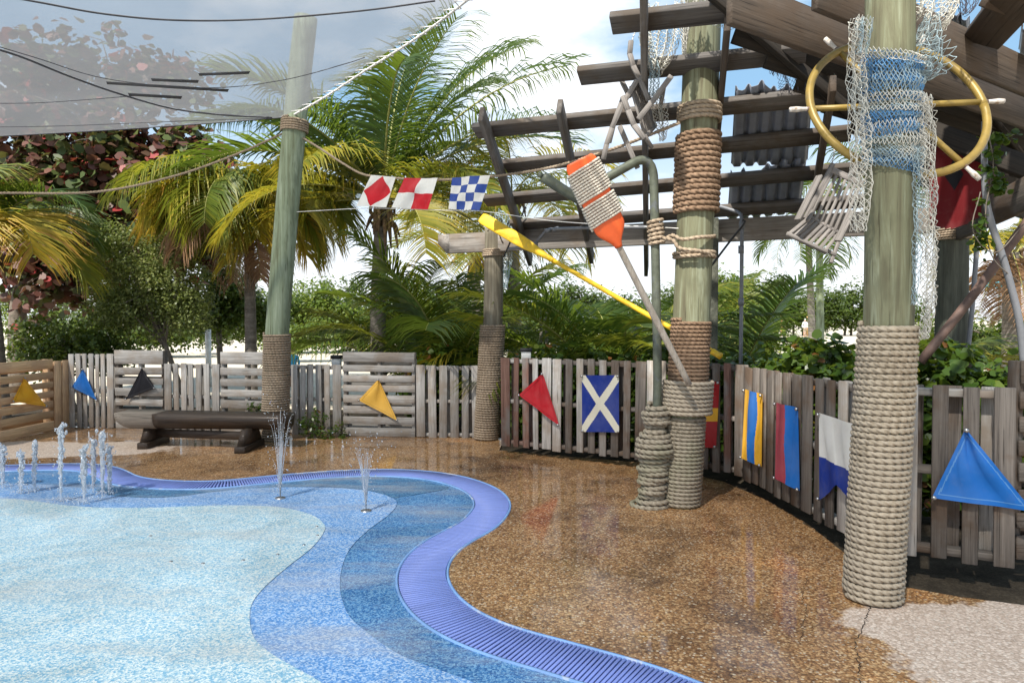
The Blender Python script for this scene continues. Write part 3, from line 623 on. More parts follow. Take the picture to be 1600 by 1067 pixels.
purlin(757, 314, 1370, 262); purlin(800, 352, 1380, 312)
def rafter(x0, y0, x1, y1, wd=0.05, th=0.16, off=-0.115, mat=BEAM):
    a = PL(x0, y0, Q0 + NRM * off, NRM); b = PL(x1, y1, Q0 + NRM * off, NRM)
    return plank('rafter', a, b, wd, th, NRM, pg, mat, 0.006)
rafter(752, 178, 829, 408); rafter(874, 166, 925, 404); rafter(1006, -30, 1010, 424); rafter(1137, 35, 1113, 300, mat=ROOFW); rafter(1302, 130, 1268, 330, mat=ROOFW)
plank('post', Vector((*P(1107, 500, 7.86)[:2], 0.0)), Vector((*P(1107, 500, 7.86)[:2], 2.76)), 0.17, 0.17, (0, -1, 0), pg, POSTD, 0.01)  # this post's shade is put into its dark colour
# rear round post carrying the beam's far end
p4 = P(1487, 500, 6.85); p4.z = 0
POST4, at4 = post('round_post', 'dark green round post standing behind the hedge under the roof', (p4, p4 + Vector((0, 0, 1.3)), p4 + Vector((-.01, 0, 2.52))), 0.15, POSTD, [(2.40, 2.5, 0.012, ROPEF, 0.0, 0.03, 6), (1.18, 1.22, 0.012, ROPEF, 0, 0.03, 6)])
tube('conduit', [at4(0.7) + np.array([-0.02, -.17, 0]), at4(1.5) + np.array([0.06, -.19, 0]), at4(2.5) + np.array([.13, -.19, .02])], 0.022, PIPEGREY, POST4, 8, 14)
# corrugated sheets lying on the purlins
def corrugated(name, q, mat, parent, amp=0.022, waves=6, ragged=0.0, seed=3):
    """q: four corner points, the waves run across from q0 to q1"""
    rn = np.random.default_rng(seed); q = [np.array(x) for x in q]; nu, nv_ = waves * 12 + 1, 9
    nn = np.cross(q[1] - q[0], q[3] - q[0]); nn /= np.linalg.norm(nn); V = []
    rag = np.interp(np.linspace(0, 1, nu), np.linspace(0, 1, waves * 2), rn.uniform(0, ragged, waves * 2)) if ragged else np.zeros(nu)
    for i in range(nu):
        s = i / (nu - 1); h = amp * np.tanh(3.0 * (math.cos(s * waves * 2 * math.pi) - 0.45))
        for j in range(nv_):
            t_ = rag[i] + (1 - rag[i]) * j / (nv_ - 1)
            V.append(q[0] * (1 - s) * (1 - t_) + q[1] * s * (1 - t_) + q[2] * s * t_ + q[3] * (1 - s) * t_ + nn * h)
    Fq = [[i * nv_ + j, (i + 1) * nv_ + j, (i + 1) * nv_ + j + 1, i * nv_ + j + 1] for i in range(nu - 1) for j in range(nv_ - 1)]
    o = mobj(name, np.array(V), np.array(Fq), mat, parent, True)
    m = o.modifiers.new('thick', 'SOLIDIFY'); m.thickness = 0.004
    return o
q_ = Q0 + NRM * 0.075
def PR(x, y): return PL(x, y, q_, NRM)
corrugated('corrugated_sheet', (PR(1150, 118), PR(1270, 140), PR(1262, 252), PR(1142, 258)), CORR, pg, ragged=0.14, seed=5)
corrugated('corrugated_sheet', (PR(1142, 262), PR(1262, 236), PR(1250, 330), PR(1136, 342)), CORR, pg, ragged=0.20, seed=8)
# covered roof on the right: hip rafter, ridge boards, deck
apex = PL(1128, 2, Q0, NRM) ; B4 = Vector((p4.x, p4.y, 2.80))
RDIR = Vector((1.6, 1.0, -0.02)).normalized()
rf = thing('shed_roof', 'timber shed roof with shade-coloured deck and broken corrugated sheets behind the ochre wheel', 'roof', (4.5, 6, 2.6))
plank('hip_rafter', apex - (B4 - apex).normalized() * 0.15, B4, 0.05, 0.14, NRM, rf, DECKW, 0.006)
fr = Vector((RDIR.y, -RDIR.x, 0)).normalized()
if fr.y > 0: fr = -fr
def ridge(px, py, Y, ln0, ln1, wd, off, mat):
    c = P(px, py, Y); return plank('ridge_board', c - RDIR * ln0 + fr * off, c + RDIR * ln1 + fr * off, wd, 0.05, fr, rf, mat, 0.006)
cU = P(1485, 69, 5.0); Y0 = 5.0
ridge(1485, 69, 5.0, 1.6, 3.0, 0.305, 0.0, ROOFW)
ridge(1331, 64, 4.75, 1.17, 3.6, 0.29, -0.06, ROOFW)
# deck boards between the ridge and the eaves
e_r = B4 + Vector((1.6, 1.0, 0)) * 2.6 + Vector((0, 0, -0.0)); r_r = P(1331, 60, 4.8) + RDIR * 4.4
r_l = apex + Vector((0.02, 0.03, 0.0))
ND = 9
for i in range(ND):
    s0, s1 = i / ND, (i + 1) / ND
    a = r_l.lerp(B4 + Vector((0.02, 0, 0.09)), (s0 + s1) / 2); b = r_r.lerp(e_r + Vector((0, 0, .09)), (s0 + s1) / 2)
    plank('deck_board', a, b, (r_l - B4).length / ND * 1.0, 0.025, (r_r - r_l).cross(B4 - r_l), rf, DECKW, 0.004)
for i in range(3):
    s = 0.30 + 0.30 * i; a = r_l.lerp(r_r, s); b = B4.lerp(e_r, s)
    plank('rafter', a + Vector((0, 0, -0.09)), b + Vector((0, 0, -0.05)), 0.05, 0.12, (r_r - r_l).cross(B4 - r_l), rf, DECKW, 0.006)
# eave beam from the rear post towards the viewer
plank('eave_beam', P(1496, 356, 6.75), P(1660, 275, 4.6), 0.25, 0.06, (-0.8, -0.5, 0), rf, GREYD, 0.006)
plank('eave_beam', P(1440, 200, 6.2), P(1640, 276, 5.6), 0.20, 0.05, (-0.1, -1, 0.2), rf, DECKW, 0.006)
# open frame above the ridge with bright sheet pieces
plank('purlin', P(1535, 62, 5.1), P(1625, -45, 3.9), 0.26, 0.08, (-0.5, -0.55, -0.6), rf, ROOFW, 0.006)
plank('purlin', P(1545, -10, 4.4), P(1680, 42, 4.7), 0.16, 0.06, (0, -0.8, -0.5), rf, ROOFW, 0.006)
corrugated('corrugated_sheet', (P(1536, 5, 4.7), P(1580, 20, 4.9), P(1546, 60, 5.5), P(1524, 50, 5.4)), CORRL, rf, 0.018, 3, seed=2)
corrugated('corrugated_sheet', (P(1470, 10, 5.2), P(1514, 25, 5.3), P(1515, 50, 5.7), P(1480, 38, 5.6)), CORR, rf, 0.018, 3, 0.2, seed=6)
corrugated('corrugated_sheet', (P(1595, 40, 5.0), P(1660, 60, 5.0), P(1660, 100, 5.7), P(1590, 80, 5.7)), CORRL, rf, 0.018, 3, seed=9)

# ================================================================ FLAGS
def flag(name, label, cat, c, matf, mats, nu=56, nv_=56, wr=0.017, seed=0, tri=False, group=None, grom=True, bow=0.0, thick=True, org='c'):
    """c: corner points (4: tl, tr, br, bl; or 3). matf(u, v) -> material index; wrinkles along the normal"""
    rn = np.random.default_rng(seed); c = [np.array(x) for x in c]
    nn = np.cross(c[1] - c[0], c[-1] - c[0]); nn /= np.linalg.norm(nn)
    if np.dot(nn, np.array(C0) - c[0]) < 0: nn = -nn
    us, vs2 = np.meshgrid(np.linspace(0, 1, nu + 1), np.linspace(0, 1, nv_ + 1), indexing='ij')
    if tri:    # barycentric fan from c[0]
        Pt = c[0] + vs2[..., None] * ((c[1] - c[0]) * (1 - us[..., None]) + (c[2] - c[0]) * us[..., None])
    else:
        U_, V_ = us[..., None], vs2[..., None]
        Pt = c[0] * (1 - U_) * (1 - V_) + c[1] * U_ * (1 - V_) + c[2] * U_ * V_ + c[3] * (1 - U_) * V_
    env = np.sin(np.pi * us) * (np.sin(np.pi * np.clip(vs2, 0, 1)) if not tri else vs2 * (1.15 - vs2) * 3)
    h = np.zeros_like(us)
    for q in range(5):
        a, b, ph = rn.uniform(2, 8), rn.uniform(1, 6), rn.uniform(0, 6); h += np.sin(a * us * (0.5 + .5 * vs2) + b * vs2 + ph) / 3
    h = h * env + 0.35 * np.sin(us * rn.uniform(5, 9) + vs2 * rn.uniform(-2, 2) + rn.uniform(0, 6))
    fo = rn.uniform(9, 15); cre = np.sin(us * fo + rn.uniform(0, 6) + 1.6 * np.sin(vs2 * rn.uniform(2, 4) + rn.uniform(0, 6))); cre = np.sign(cre) * np.abs(cre) ** 0.7 * (0.35 + 0.65 * np.sin(np.pi * np.clip(vs2, 0, 1)))
    h = h + 0.42 * cre * np.minimum(1, 8 * np.minimum(us, 1 - us))
    Pt = Pt + nn * ((h + 1.3) * wr)[..., None]
    if bow:
        ed = (c[3] - c[0]) if not tri else (c[2] - c[1]); Pt = Pt - (np.array(C0) - c[0]) * 0 + np.array([0, 0, 1.0]) * (bow * np.sin(np.pi * us) * vs2 ** 2)[..., None]
    idx = np.arange((nu + 1) * (nv_ + 1)).reshape(nu + 1, nv_ + 1)
    Fq = np.stack([idx[:-1, :-1], idx[1:, :-1], idx[1:, 1:], idx[:-1, 1:]], -1).reshape(-1, 4)
    uc = ((us[:-1, :-1] + us[1:, 1:]) / 2).ravel(); vc = ((vs2[:-1, :-1] + vs2[1:, 1:]) / 2).ravel()
    mi = np.array([matf(a, b) for a, b in zip(uc, vc)]); keep = mi >= 0
    o = mobj(name, Pt.reshape(-1, 3), Fq[keep], mats, None, True, mi=mi[keep], origin=org)
    tag(o, label, cat, group)
    if grom:
        for q in c:
            cc = sum(c) / len(c); pp = q + (cc - q) * 0.035 + nn * (wr * 2.2 + .004)
            tube('grommet', [pp - nn * 0.012, pp + nn * 0.004], 0.013, METAL, o, 10)
    return o
def fence_pt(key, px, py, off=0.028):
    t, a, b, u, nv = FP[key]; return PL(px, py, a + nv * off, nv)
def one(u, v):
    d = min(u * v, (1 - u) * v, (1 - v) * .75); return 1 if 0.042 < d < 0.058 else 0
H_C_YEL = cloth('yellow_hem', (0.55, 0.28, 0.03)); H_C_YEL2 = cloth('pale_yellow_hem', (0.62, 0.34, 0.06)); H_C_BLU = cloth('blue_hem', (0.10, 0.28, 0.62)); H_C_BLK = cloth('black_hem', (0.05, 0.05, 0.055), 0.0); H_C_RED = cloth('red_hem', (0.30, 0.01, 0.015))
GP = 'pennants pinned to the fence'
flag('pennant', 'yellow triangular pennant on the new brown pallet panel', 'pennant', [fence_pt('A', 35, 590), fence_pt('A', 16, 627), fence_pt('A', 70, 635)], one, [C_YEL, H_C_YEL], 56, 56, tri=True, seed=1, group=GP)
flag('pennant', 'small blue triangular pennant on grey upright boards', 'pennant', [fence_pt('B', 131, 576), fence_pt('B', 114, 604), fence_pt('B', 154, 626)], one, [C_BLU, H_C_BLU], 56, 56, tri=True, seed=2, group=GP)
flag('pennant', 'black triangular pennant on the fence behind the bench', 'pennant', [fence_pt('C', 223, 574), fence_pt('C', 198, 624), fence_pt('C', 244, 606)], one, [C_BLK, H_C_BLK], 56, 56, tri=True, seed=3, group=GP)
flag('pennant', 'pale yellow triangular pennant on the tall grey pallet panel', 'pennant', [fence_pt('G', 592, 592), fence_pt('G', 561, 625), fence_pt('G', 622, 657)], one, [C_YEL2, H_C_YEL2], 56, 56, tri=True, seed=4, group=GP)
flag('pennant', 'red triangular pennant on the red-stained pallet panel', 'pennant', [fence_pt('I', 849, 583), fence_pt('I', 812, 617), fence_pt('I', 875, 665, 0.06)], one, [C_RED, H_C_RED], 56, 56, tri=True, seed=5, group=GP)
flag('pennant', 'large blue triangular pennant with stitched hem beside the pale rope post', 'pennant', [fence_pt('P', 1507, 668), fence_pt('P', 1455, 776), fence_pt('P', 1612, 797)], one, [C_BLU, H_C_BLU], 70, 70, tri=True, seed=6, wr=0.02, group=GP)
GS = 'signal flags pinned to the fence'
def saltire(u, v): return 1 if min(abs(u - v), abs(u + v - 1)) < 0.105 else 0
flag('signal_flag', 'blue signal flag with a white diagonal cross', 'flag', [fence_pt('J', 910, 586), fence_pt('J', 968, 586), fence_pt('J', 969, 675), fence_pt('J', 911, 674)], saltire, [C_NAVY, C_CREAM], 84, 110, seed=7, group=GS)
flag('signal_flag', 'red signal flag with a yellow upright cross beside the tall green post', 'flag', [fence_pt('L', 1068, 596), fence_pt('L', 1126, 596), fence_pt('L', 1121, 699), fence_pt('L', 1066, 697)],
     lambda u, v: 1 if (abs(v - 0.5) < 0.1 or abs(u - 0.42) < 0.13) else 0, [C_DRED, C_YEL], 60, 90, seed=8, group=GS)
flag('signal_flag', 'yellow signal flag with a wavy blue middle stripe', 'flag', [fence_pt('M', 1167, 608), fence_pt('M', 1195, 616), fence_pt('M', 1193, 729), fence_pt('M', 1162, 716)],
     lambda u, v: 1 if abs(u - 0.47 - 0.05 * math.sin(v * 7)) < 0.2 else 0, [C_YEL, C_BLU], 60, 90, seed=9, group=GS)
flag('signal_flag', 'signal flag half faded red and half blue', 'flag', [fence_pt('M', 1216, 629), fence_pt('M', 1252, 637), fence_pt('M', 1253, 767), fence_pt('M', 1215, 748)],
     lambda u, v: 0 if u < 0.45 + 0.03 * math.sin(v * 6) else 1, [C_PINK, C_BLU], 60, 60, seed=10, group=GS)
def swallow(u, v):
    if v > 1.0 - 0.26 * (1 - abs(2 * u - 1)) : return -1
    return 0 if v < 0.50 + 0.04 * u else 1
flag('signal_flag', 'white and blue swallowtail signal flag half hidden by the pale rope post', 'flag', [fence_pt('N', 1284, 645), fence_pt('N', 1352, 666), fence_pt('N', 1352, 806), fence_pt('N', 1284, 781)], swallow, [C_WHT, C_NAVY], 90, 90, seed=11, group=GS)
# flags on the line
def DX(px): return 9.1 + (5.75 - 9.1) * (px - 470) / 590
def LP(px, py, d=0.0): return P(px, py, DX(px) + d)
GL = 'signal flags strung on the rope line'
flag('line_flag', 'white signal flag with a red diamond hanging from the rope line', 'flag', [LP(582, 275), LP(621, 278), LP(606, 325, -.05), LP(559, 323, -.05)], lambda u, v: 1 if abs(u - .5) + abs(v - .5) < 0.5 else 0, [C_WHT, C_RED], 80, 80, wr=0.025, seed=12, group=GL, grom=False)
flag('line_flag', 'red and white quartered signal flag hanging from the rope line', 'flag', [LP(636, 280), LP(688, 280), LP(673, 329, -.05), LP(616, 326, -.05)], lambda u, v: 0 if (u < .5) == (v < .5) else 1, [C_RED, C_WHT], 60, 60, wr=0.03, seed=13, group=GL, grom=False)
flag('line_flag', 'blue and white chequered signal flag hanging from the rope line', 'flag', [LP(709, 279), LP(768, 275), LP(752, 330, -.05), LP(704, 328, -.05)], lambda u, v: (int(u * 4) + int(v * 4)) % 2, [cloth('line_flag_blue', (0.03, 0.07, 0.30)), C_WHT], 80, 80, wr=0.025, seed=14, group=GL, grom=False)
# big red flag under the roof, shade put into its cloth colour
def dk(u, v):
    if v > 1 - 0.10 * abs(2 * u - 1) ** 2 : return -1
    return 1 if abs(u - .42) * 1.0 + abs(v - .42) < 0.17 else 0
flag('hanging_flag', 'shade-coloured red flag with a black diamond hanging under the shed roof', 'flag', [P(1452, 205, 6.3), P(1545, 225, 6.0), P(1548, 340, 6.0), P(1455, 368, 6.3)], dk, [C_REDSHADE, C_BLK], 60, 60, wr=0.03, seed=15, grom=False)

# ================================================================ ROPES AND LINES
def rope(name, pts, r, mat, label, parent=None, cat='rope', step=0.03, k=7, lay=None):
    V, f = rope_geo([list(p) for p in pts], r, lay or r * 7, step, k); o = mobj(name, V, f, mat, parent, True)
    if parent is None: tag(o, label, cat)
    return o
rope('rope', [P(-90, 306, 8.0), P(0, 302, 8.2), P(150, 300, 8.5), P(270, 276, 8.8), P(370, 241, 9.0), P(448, 206, 9.12)], 0.017, ROPEF, 'brown rope sagging from the leaning green post past the sea grape tree')
rope('rope', [P(470, 214, 9.05), P(500, 232, 8.95), P(535, 255, 8.75), P(566, 272, 8.55)] + [LP(600, 277), LP(660, 281), LP(720, 280), LP(768, 276), LP(860, 262), LP(960, 232), P(1062, 192, 5.75)], 0.017, ROPEF, 'rope line carrying the three signal flags between the two tall posts')
tube('cord', [P(452, 332, 9.1), P(560, 326, DX(560)), LP(610, 326), LP(700, 329), LP(760, 331), P(870, 346, 7.0), P(1060, 357, 5.75)], 0.004, LACE, None, 5, 60)
tag(bpy.data.objects['cord'], 'thin white cord along the lower edge of the strung flags', 'cord')
# post 2 hitch to the steel pipe
hz = P(1025, 365, 5.6)
#@@PART3
# ================================================================ SHADE SAIL
c1 = np.array(P(441, 184, 9.0)); c2 = np.array([-12.5, 7.6, 3.52]); c3 = np.array([6.0, 0.0, 5.2]); c4_ = np.array([-12.5, -2.5, 5.4])
n_u, n_v = 141, 81
us, vs2 = np.meshgrid(np.linspace(0, 1, n_u), np.linspace(0, 1, n_v), indexing='ij')
Ue, Ve = us[..., None], vs2[..., None]
er = spline([c1, P(500, 150, 8.55), P(560, 110, 8.0), P(640, 58, 7.2), P(716, 0, 6.4), P(800, -75, 5.4), P(960, -260, 3.6), c3], n_v)
S = c2 * (1 - Ue) * (1 - Ve) + c1 * Ue * (1 - Ve) + c3 * Ue * Ve + c4_ * (1 - Ue) * Ve
S = S + (er - (c1 + (c3 - c1) * np.linspace(0, 1, n_v)[:, None]))[None] * Ue ** 2
S[..., 2] -= 0.62 * (16 * us * (1 - us) * vs2 * (1 - vs2)) * 0.75 + 0.13 * 4 * us * (1 - us) * (1 - vs2) ** 6
dc = np.sqrt((1 - us) ** 2 * 1.6 + vs2 ** 2) + 1e-3; an_ = np.arctan2(vs2, 1 - us)
S[..., 2] += 0.035 * np.sin(an_ * 26) * np.exp(-dc * 3.2) * np.minimum(1, dc * 6) + 0.02 * np.sin(us * 23 + np.sin(vs2 * 11) * 1.3) * vs2 * (1 - vs2) * 2
idx = np.arange(n_u * n_v).reshape(n_u, n_v)
SF = np.stack([idx[:-1, :-1], idx[:-1, 1:], idx[1:, 1:], idx[1:, :-1]], -1).reshape(-1, 4)
SV = S.reshape(-1, 3)
sail = mobj('shade_sail', SV, SF, SAILM, None, True)
tag(sail, 'sheer grey mesh shade sail stretched over the splash pool', 'shade sail')
bvh = BVHTree.FromPolygons([Vector(p) for p in SV], [list(map(int, q)) for q in SF])
def SR(px, py, off=0.012):
    d = ray(px, py).normalized(); h = bvh.ray_cast(C0, d)
    return (h[0] - d * off) if h[0] is not None else None
def seamline(pts, r, name='seam'):
    cc = spline(pts, 70); q = [SR(*p) for p in cc]; q = [list(p) for p in q if p is not None]
    if len(q) > 3: V, f = tube_geo(q, r, 5); mobj(name, V, f, SEAM, sail, True)
seamline([(-30, -12), (60, 4), (160, 22), (270, 32), (400, 31), (560, 18), (680, 2)], 0.009)
seamline([(-30, 70), (30, 88), (110, 120), (190, 148), (270, 170), (350, 180), (425, 184)], 0.013)
seamline([(-20, 68), (60, 92), (150, 120), (250, 134), (350, 137), (450, 124), (540, 100), (570, 90)], 0.005)
seamline([(-20, 162), (60, 161), (150, 155), (210, 150)], 0.005); seamline([(-20, 199), (100, 197), (250, 191), (360, 187), (420, 185.5)], 0.005)
for (x0, y0, x1, y1) in ((310, 117, 391, 114), (236, 125, 311, 128), (166, 130, 358, 142), (200, 148, 285, 153)):
    q = [SR(x0, y0 - 2.4, .004), SR(x1, y1 - 2.4, .004), SR(x1 - 2, y1 + 1.8, .004), SR(x0 + 2, y0 + 1.8, .004)]
    if all(p is not None for p in q):
        Vq = np.array([list(p) for p in q]); mobj('patch', np.vstack([Vq, Vq + np.array([0, -.004, -.004])]), np.array([[0, 1, 2, 3], [7, 6, 5, 4], [0, 4, 5, 1], [1, 5, 6, 2], [2, 6, 7, 3], [3, 7, 4, 0]]), SEAM, sail)
edge = S[-1]; er = spline([list(p) for p in edge], 120)
tube('edge_cable', er + np.array([0.06, 0.03, 0.0]), 0.012, LACE, sail, 6)
tube('edge_cable', spline([list(p) for p in S[:, 0]], 90), 0.008, SEAM, sail, 6)
gs = []
zz = er[2:110]
pz = np.array([zz[i] + (np.array([0.09, 0.05, 0]) if i % 2 else np.array([-0.02, -0.01, 0])) for i in range(len(zz))])
V, f = tube_geo(pz, 0.007, 5); mobj('lacing', V, f, LACE, sail, True)
ca = c1; cb = atA(c1[2] + 0.0)
tube('turnbuckle', [ca, ca + (cb - ca) * 0.3], 0.018, REDPL, sail, 8); tube('tie', [ca + (cb - ca) * 0.3, cb], 0.010, LACE, sail, 6)

# ================================================================ BENCH
bq = thing('log_bench', 'dark wet half-log bench standing in front of the grey fence', 'bench', G(318, 703))
L0, L1 = P(190, 650, 8.62), P(452, 655, 8.55); L0.z = 0.445; L1.z = 0.415
du = (L1 - L0); bl = du.length; du.normalize(); dn = Vector((du.y, -du.x, 0)).normalized()
if dn.y > 0: dn = -dn
def hull(s0, s1, mat, name, nn=22):
    V = []; kk = 14
    for i in range(nn):
        s = s0 + (s1 - s0) * i / (nn - 1); c = L0 + du * (s * bl)
        k = min(1.0, (s / 0.07 + 0.02)) ** 0.5 if s < 0.07 else 1.0
        hw = 0.20 * (0.75 + 0.25 * k) ; dp = 0.215 * (0.55 + 0.45 * k) * (1 - 0.12 * s)
        for j in range(kk):
            a = math.pi * j / (kk - 1); V.append(c + dn * (hw * math.cos(a) * (1.0 if abs(math.cos(a)) < .99 else 1)) + Vector((0, 0, -dp * max(0.0, math.sin(a)) ** 0.6)))
    V = np.array([list(v) for v in V]); ix = np.arange(nn * kk).reshape(nn, kk)
    Q = np.stack([ix[:-1, :-1], ix[1:, :-1], ix[1:, 1:], ix[:-1, 1:]], -1).reshape(-1, 4)
    Qt = np.stack([ix[:-1, 0], ix[:-1, -1], ix[1:, -1], ix[1:, 0]], -1); cp = np.array([list(ix[0]), list(ix[-1][::-1])])
    mobj(name, V, [np.vstack([Q, Qt]), cp], mat, bq, False)
hull(0.0, 0.235, BENCHL, 'seat_end'); hull(0.2352, 1.0, BENCHW, 'seat')
def trestle(x0, y0, x1, y1, bk):
    f0 = G(x0, y0); r0 = G(x1, y1); mid_ = (f0 + r0) / 2; ax = (r0 - f0).normalized(); half = (r0 - f0).length / 2
    plank('foot', f0 + Vector((0, 0, .035)), r0 + Vector((0, 0, .035)), 0.13, 0.09, (0, 0, 1), bq, BENCHW, 0.008)
    t_ = Vector((ax.y, -ax.x, 0)); pr = [(-half * .92, 0.075), (half * .92, 0.075), (half * .55, 0.262), (-half * .55, 0.262)]
    V = [mid_ + ax * a + Vector((0, 0, z)) + t_ * s for s in (-.04, .04) for a, z in pr]
    mobj('leg', np.array([list(v) for v in V]), np.array([[0, 3, 2, 1], [4, 5, 6, 7], [0, 1, 5, 4], [1, 2, 6, 5], [2, 3, 7, 6], [3, 0, 4, 7]]), BENCHW, bq); return mid_
m0 = trestle(222, 702, 258, 689, 0); m1 = trestle(374, 709, 406, 694, 0)
plank('stretcher', m0 + Vector((0.02, 0, .16)), m1 + Vector((-.02, 0, .16)), 0.10, 0.05, (0, -1, 0), bq, BENCHW, 0.006)

# ================================================================ STEEL PIPE WITH ROPE
ppf = G(1020, 790); py_ = ppf.y
pt = thing('steel_pipe', 'bent green steel pipe rising from a coil of thick rope beside the tall post', 'pipe', ppf)
pp = [P(1019, 780, py_), P(1027, 620, py_), P(1025, 450, py_), P(1022, 300, py_), P(1020, 268, py_), P(1012, 253, py_ - .02), P(998, 251, py_ - .04), P(984, 258, py_ - .06), P(945, 280, py_ - .12), P(902, 304, py_ - .2)]
tube('pipe', pp, 0.038, PIPEG, pt, 16, 90)
tube('spout', [P(912, 317, py_ - .2), P(880, 297, py_ - .22), P(848, 276, py_ - .24)], [0.036, 0.044, 0.044], PIPEG, pt, 14, 12); tube('spout_tip', [P(848, 276, py_ - .24), P(841, 272, py_ - .245)], 0.02, PIPEG, pt, 10)
def RF(prof):
    return lambda t, ang: np.interp(t, *prof) + 0.014 * np.sin(ang * 0.31 + 1) * np.sin(t * 40) + 0.010 * np.sin(ang + 4 * np.sin(t * 17))
b0, b1 = P(1018, 797, py_), P(1027, 632, py_)
pts = coil_pts(b0, b1, 0.13, 0.08, 0.040, 0.010, 0.007, RF(([0, .05, .10, .16, .26, .34, .42, .50, .58, .66, .73, .80, .88, 1], [.170, .150, .118, .092, .108, .122, .112, .128, .160, .145, .092, .078, .116, .068])))
V, f = rope_geo(pts, 0.0225, lay=0.16, k=9, n=1); mobj('rope_coil', V, f, ROPE2, pt, True)
pts = coil_pts(P(1021, 780, py_), P(1029, 650, py_), 0.05, 0.05, 0.2, 0.03, 0.0); tube('rope_core', [P(1021, 795, py_), P(1025, 715, py_), P(1029, 636, py_)], [0.10, 0.085, 0.05], ROPE2, pt, 12, 8)
pts = coil_pts(P(1026, 381, py_), P(1024, 344, py_), 0.058, 0.058, 0.036, 0.014, 0.002); V, f = rope_geo(pts, 0.018, lay=.13, k=8, n=1); mobj('rope_lashing', V, f, ROPEF, pt, True)
V, f = rope_geo([list(P(1035, 378, py_ - .05)), list(P(1050, 368, py_ - .1)), list(P(1066, 374, py_ - .15)), list(P(1090, 371, py_ - .19)), list(P(1112, 370, py_ - .10)), list(P(1117, 369, py_))], 0.018, .13, .014, 8); mobj('rope_lashing', V, f, ROPEF, pt, True)
V, f = rope_geo([list(P(1036, 372, py_ - .06)), list(P(1052, 376, py_ - .12)), list(P(1062, 388, py_ - .16)), list(P(1090, 392, py_ - .19)), list(P(1112, 398, py_ - .08)), list(P(1116, 402, py_))], 0.018, .13, .014, 8); mobj('rope_lashing', V, f, ROPEF, pt, True)

# ================================================================ OARS
def oar(name, label, tip, neck, end, bw, bt, sr, mb, ms, wraps=(), nrm_=(0, -1, 0.0), bl_fr=0.86, grip=None):
    tip, neck, end = Vector(tip), Vector(neck), Vector(end); t = thing(name, label, 'oar', end)
    ax = (neck - tip); Ln = ax.length; ax.normalize(); nv = Vector(nrm_); nv = (nv - ax * nv.dot(ax)).normalized(); sd_ = ax.cross(nv)
    V = []; k = 14; n = 40
    for i in range(n):
        s = i / (n - 1)
        if s < 0.06: wv = bw * (0.80 + 0.20 * math.sin(s / 0.06 * math.pi / 2))
        elif s < bl_fr * .9: wv = bw * (1 - 0.02 * s)
        else: k_ = min(1, (s - bl_fr * .9) / (1 - bl_fr * .9)); wv = bw * .98 + (sr * 1.15 - bw * .98) * (3 * k_ ** 2 - 2 * k_ ** 3) 
        tv = bt + (sr * 1.1 - bt) * max(0, (s - 0.45) / .55) ** 1.6
        for j in range(k):
            a = 2 * math.pi * j / k; ca_, sa = math.cos(a), math.sin(a)
            rid = 1 + 0.5 * max(0, (s - .55) / .45) * (abs(ca_) < 0.3)
            V.append(tip + ax * (s * Ln) + sd_ * (wv * np.sign(ca_) * abs(ca_) ** 0.8) + nv * (tv * rid * np.sign(sa) * abs(sa) ** 0.7))
    V = np.array([list(v) for v in V]); ix = np.arange(n * k).reshape(n, k); j2 = np.roll(ix, -1, 1)
    Q = np.stack([ix[:-1], j2[:-1], j2[1:], ix[1:]], -1).reshape(-1, 4)
    blade = mobj('blade', V, [Q, np.array([list(ix[0][::-1]), list(ix[-1])])], mb, t, True)
    tube('shaft', [neck - ax * 0.03, neck.lerp(end, 0.5) + Vector((0, 0, -0.004)), end], [sr, sr * 1.06, sr * .95], ms, t, 12, 14)
    if grip: tube('grip', [end, end + (end - neck).normalized() * 0.10], [sr * 1.25, sr * 1.1, sr * 1.25], ms, t, 12, 6)
    for (s0, s1, mt, sk) in wraps:
        pp = []; n2 = int((s1 - s0) * Ln / 0.0215)
        m_ = n2 * 40
        for i in range(m_):
            q = i / m_; a = q * n2 * 2 * math.pi; s = s0 + (s1 - s0) * q
            pp.append(tip + ax * (s * Ln + sk * math.cos(a) * 0.02) + sd_ * ((bw + .012) * np.sign(math.cos(a)) * abs(math.cos(a)) ** 0.75) + nv * ((bt + .015) * np.sign(math.sin(a)) * abs(math.sin(a)) ** 0.6))
        V, f = rope_geo(pp, 0.0118, lay=0.075, k=7, step=0.012); mobj('rope_wrap', V, f, mt, blade, True)
    return t
oar('oar', 'orange oar with rope-wrapped blade leaning against the tall green post', P(905, 249, 5.30), P(967, 386, 5.42), P(1077, 601, 5.53), 0.128, 0.016, 0.0265, ORANGE, SHAFT,
    [(0.09, 0.42, ROPEW, 1.0), (0.455, 0.70, ROPEW, 1.0)], bl_fr=0.84)
wr_ = [list(P(918, 307, 5.24)), list(P(935, 300, 5.22)), list(P(946, 286, 5.25))]
oar('oar', 'long yellow oar lashed to the short post and running behind the tall post', P(752, 340, 8.72), P(866, 408, 7.95), P(1113, 549, 6.45), 0.078, 0.018, 0.026, YELLOW, YELLOW, nrm_=(-0.3, -0.9, 0.3), bl_fr=0.55, grip=True)
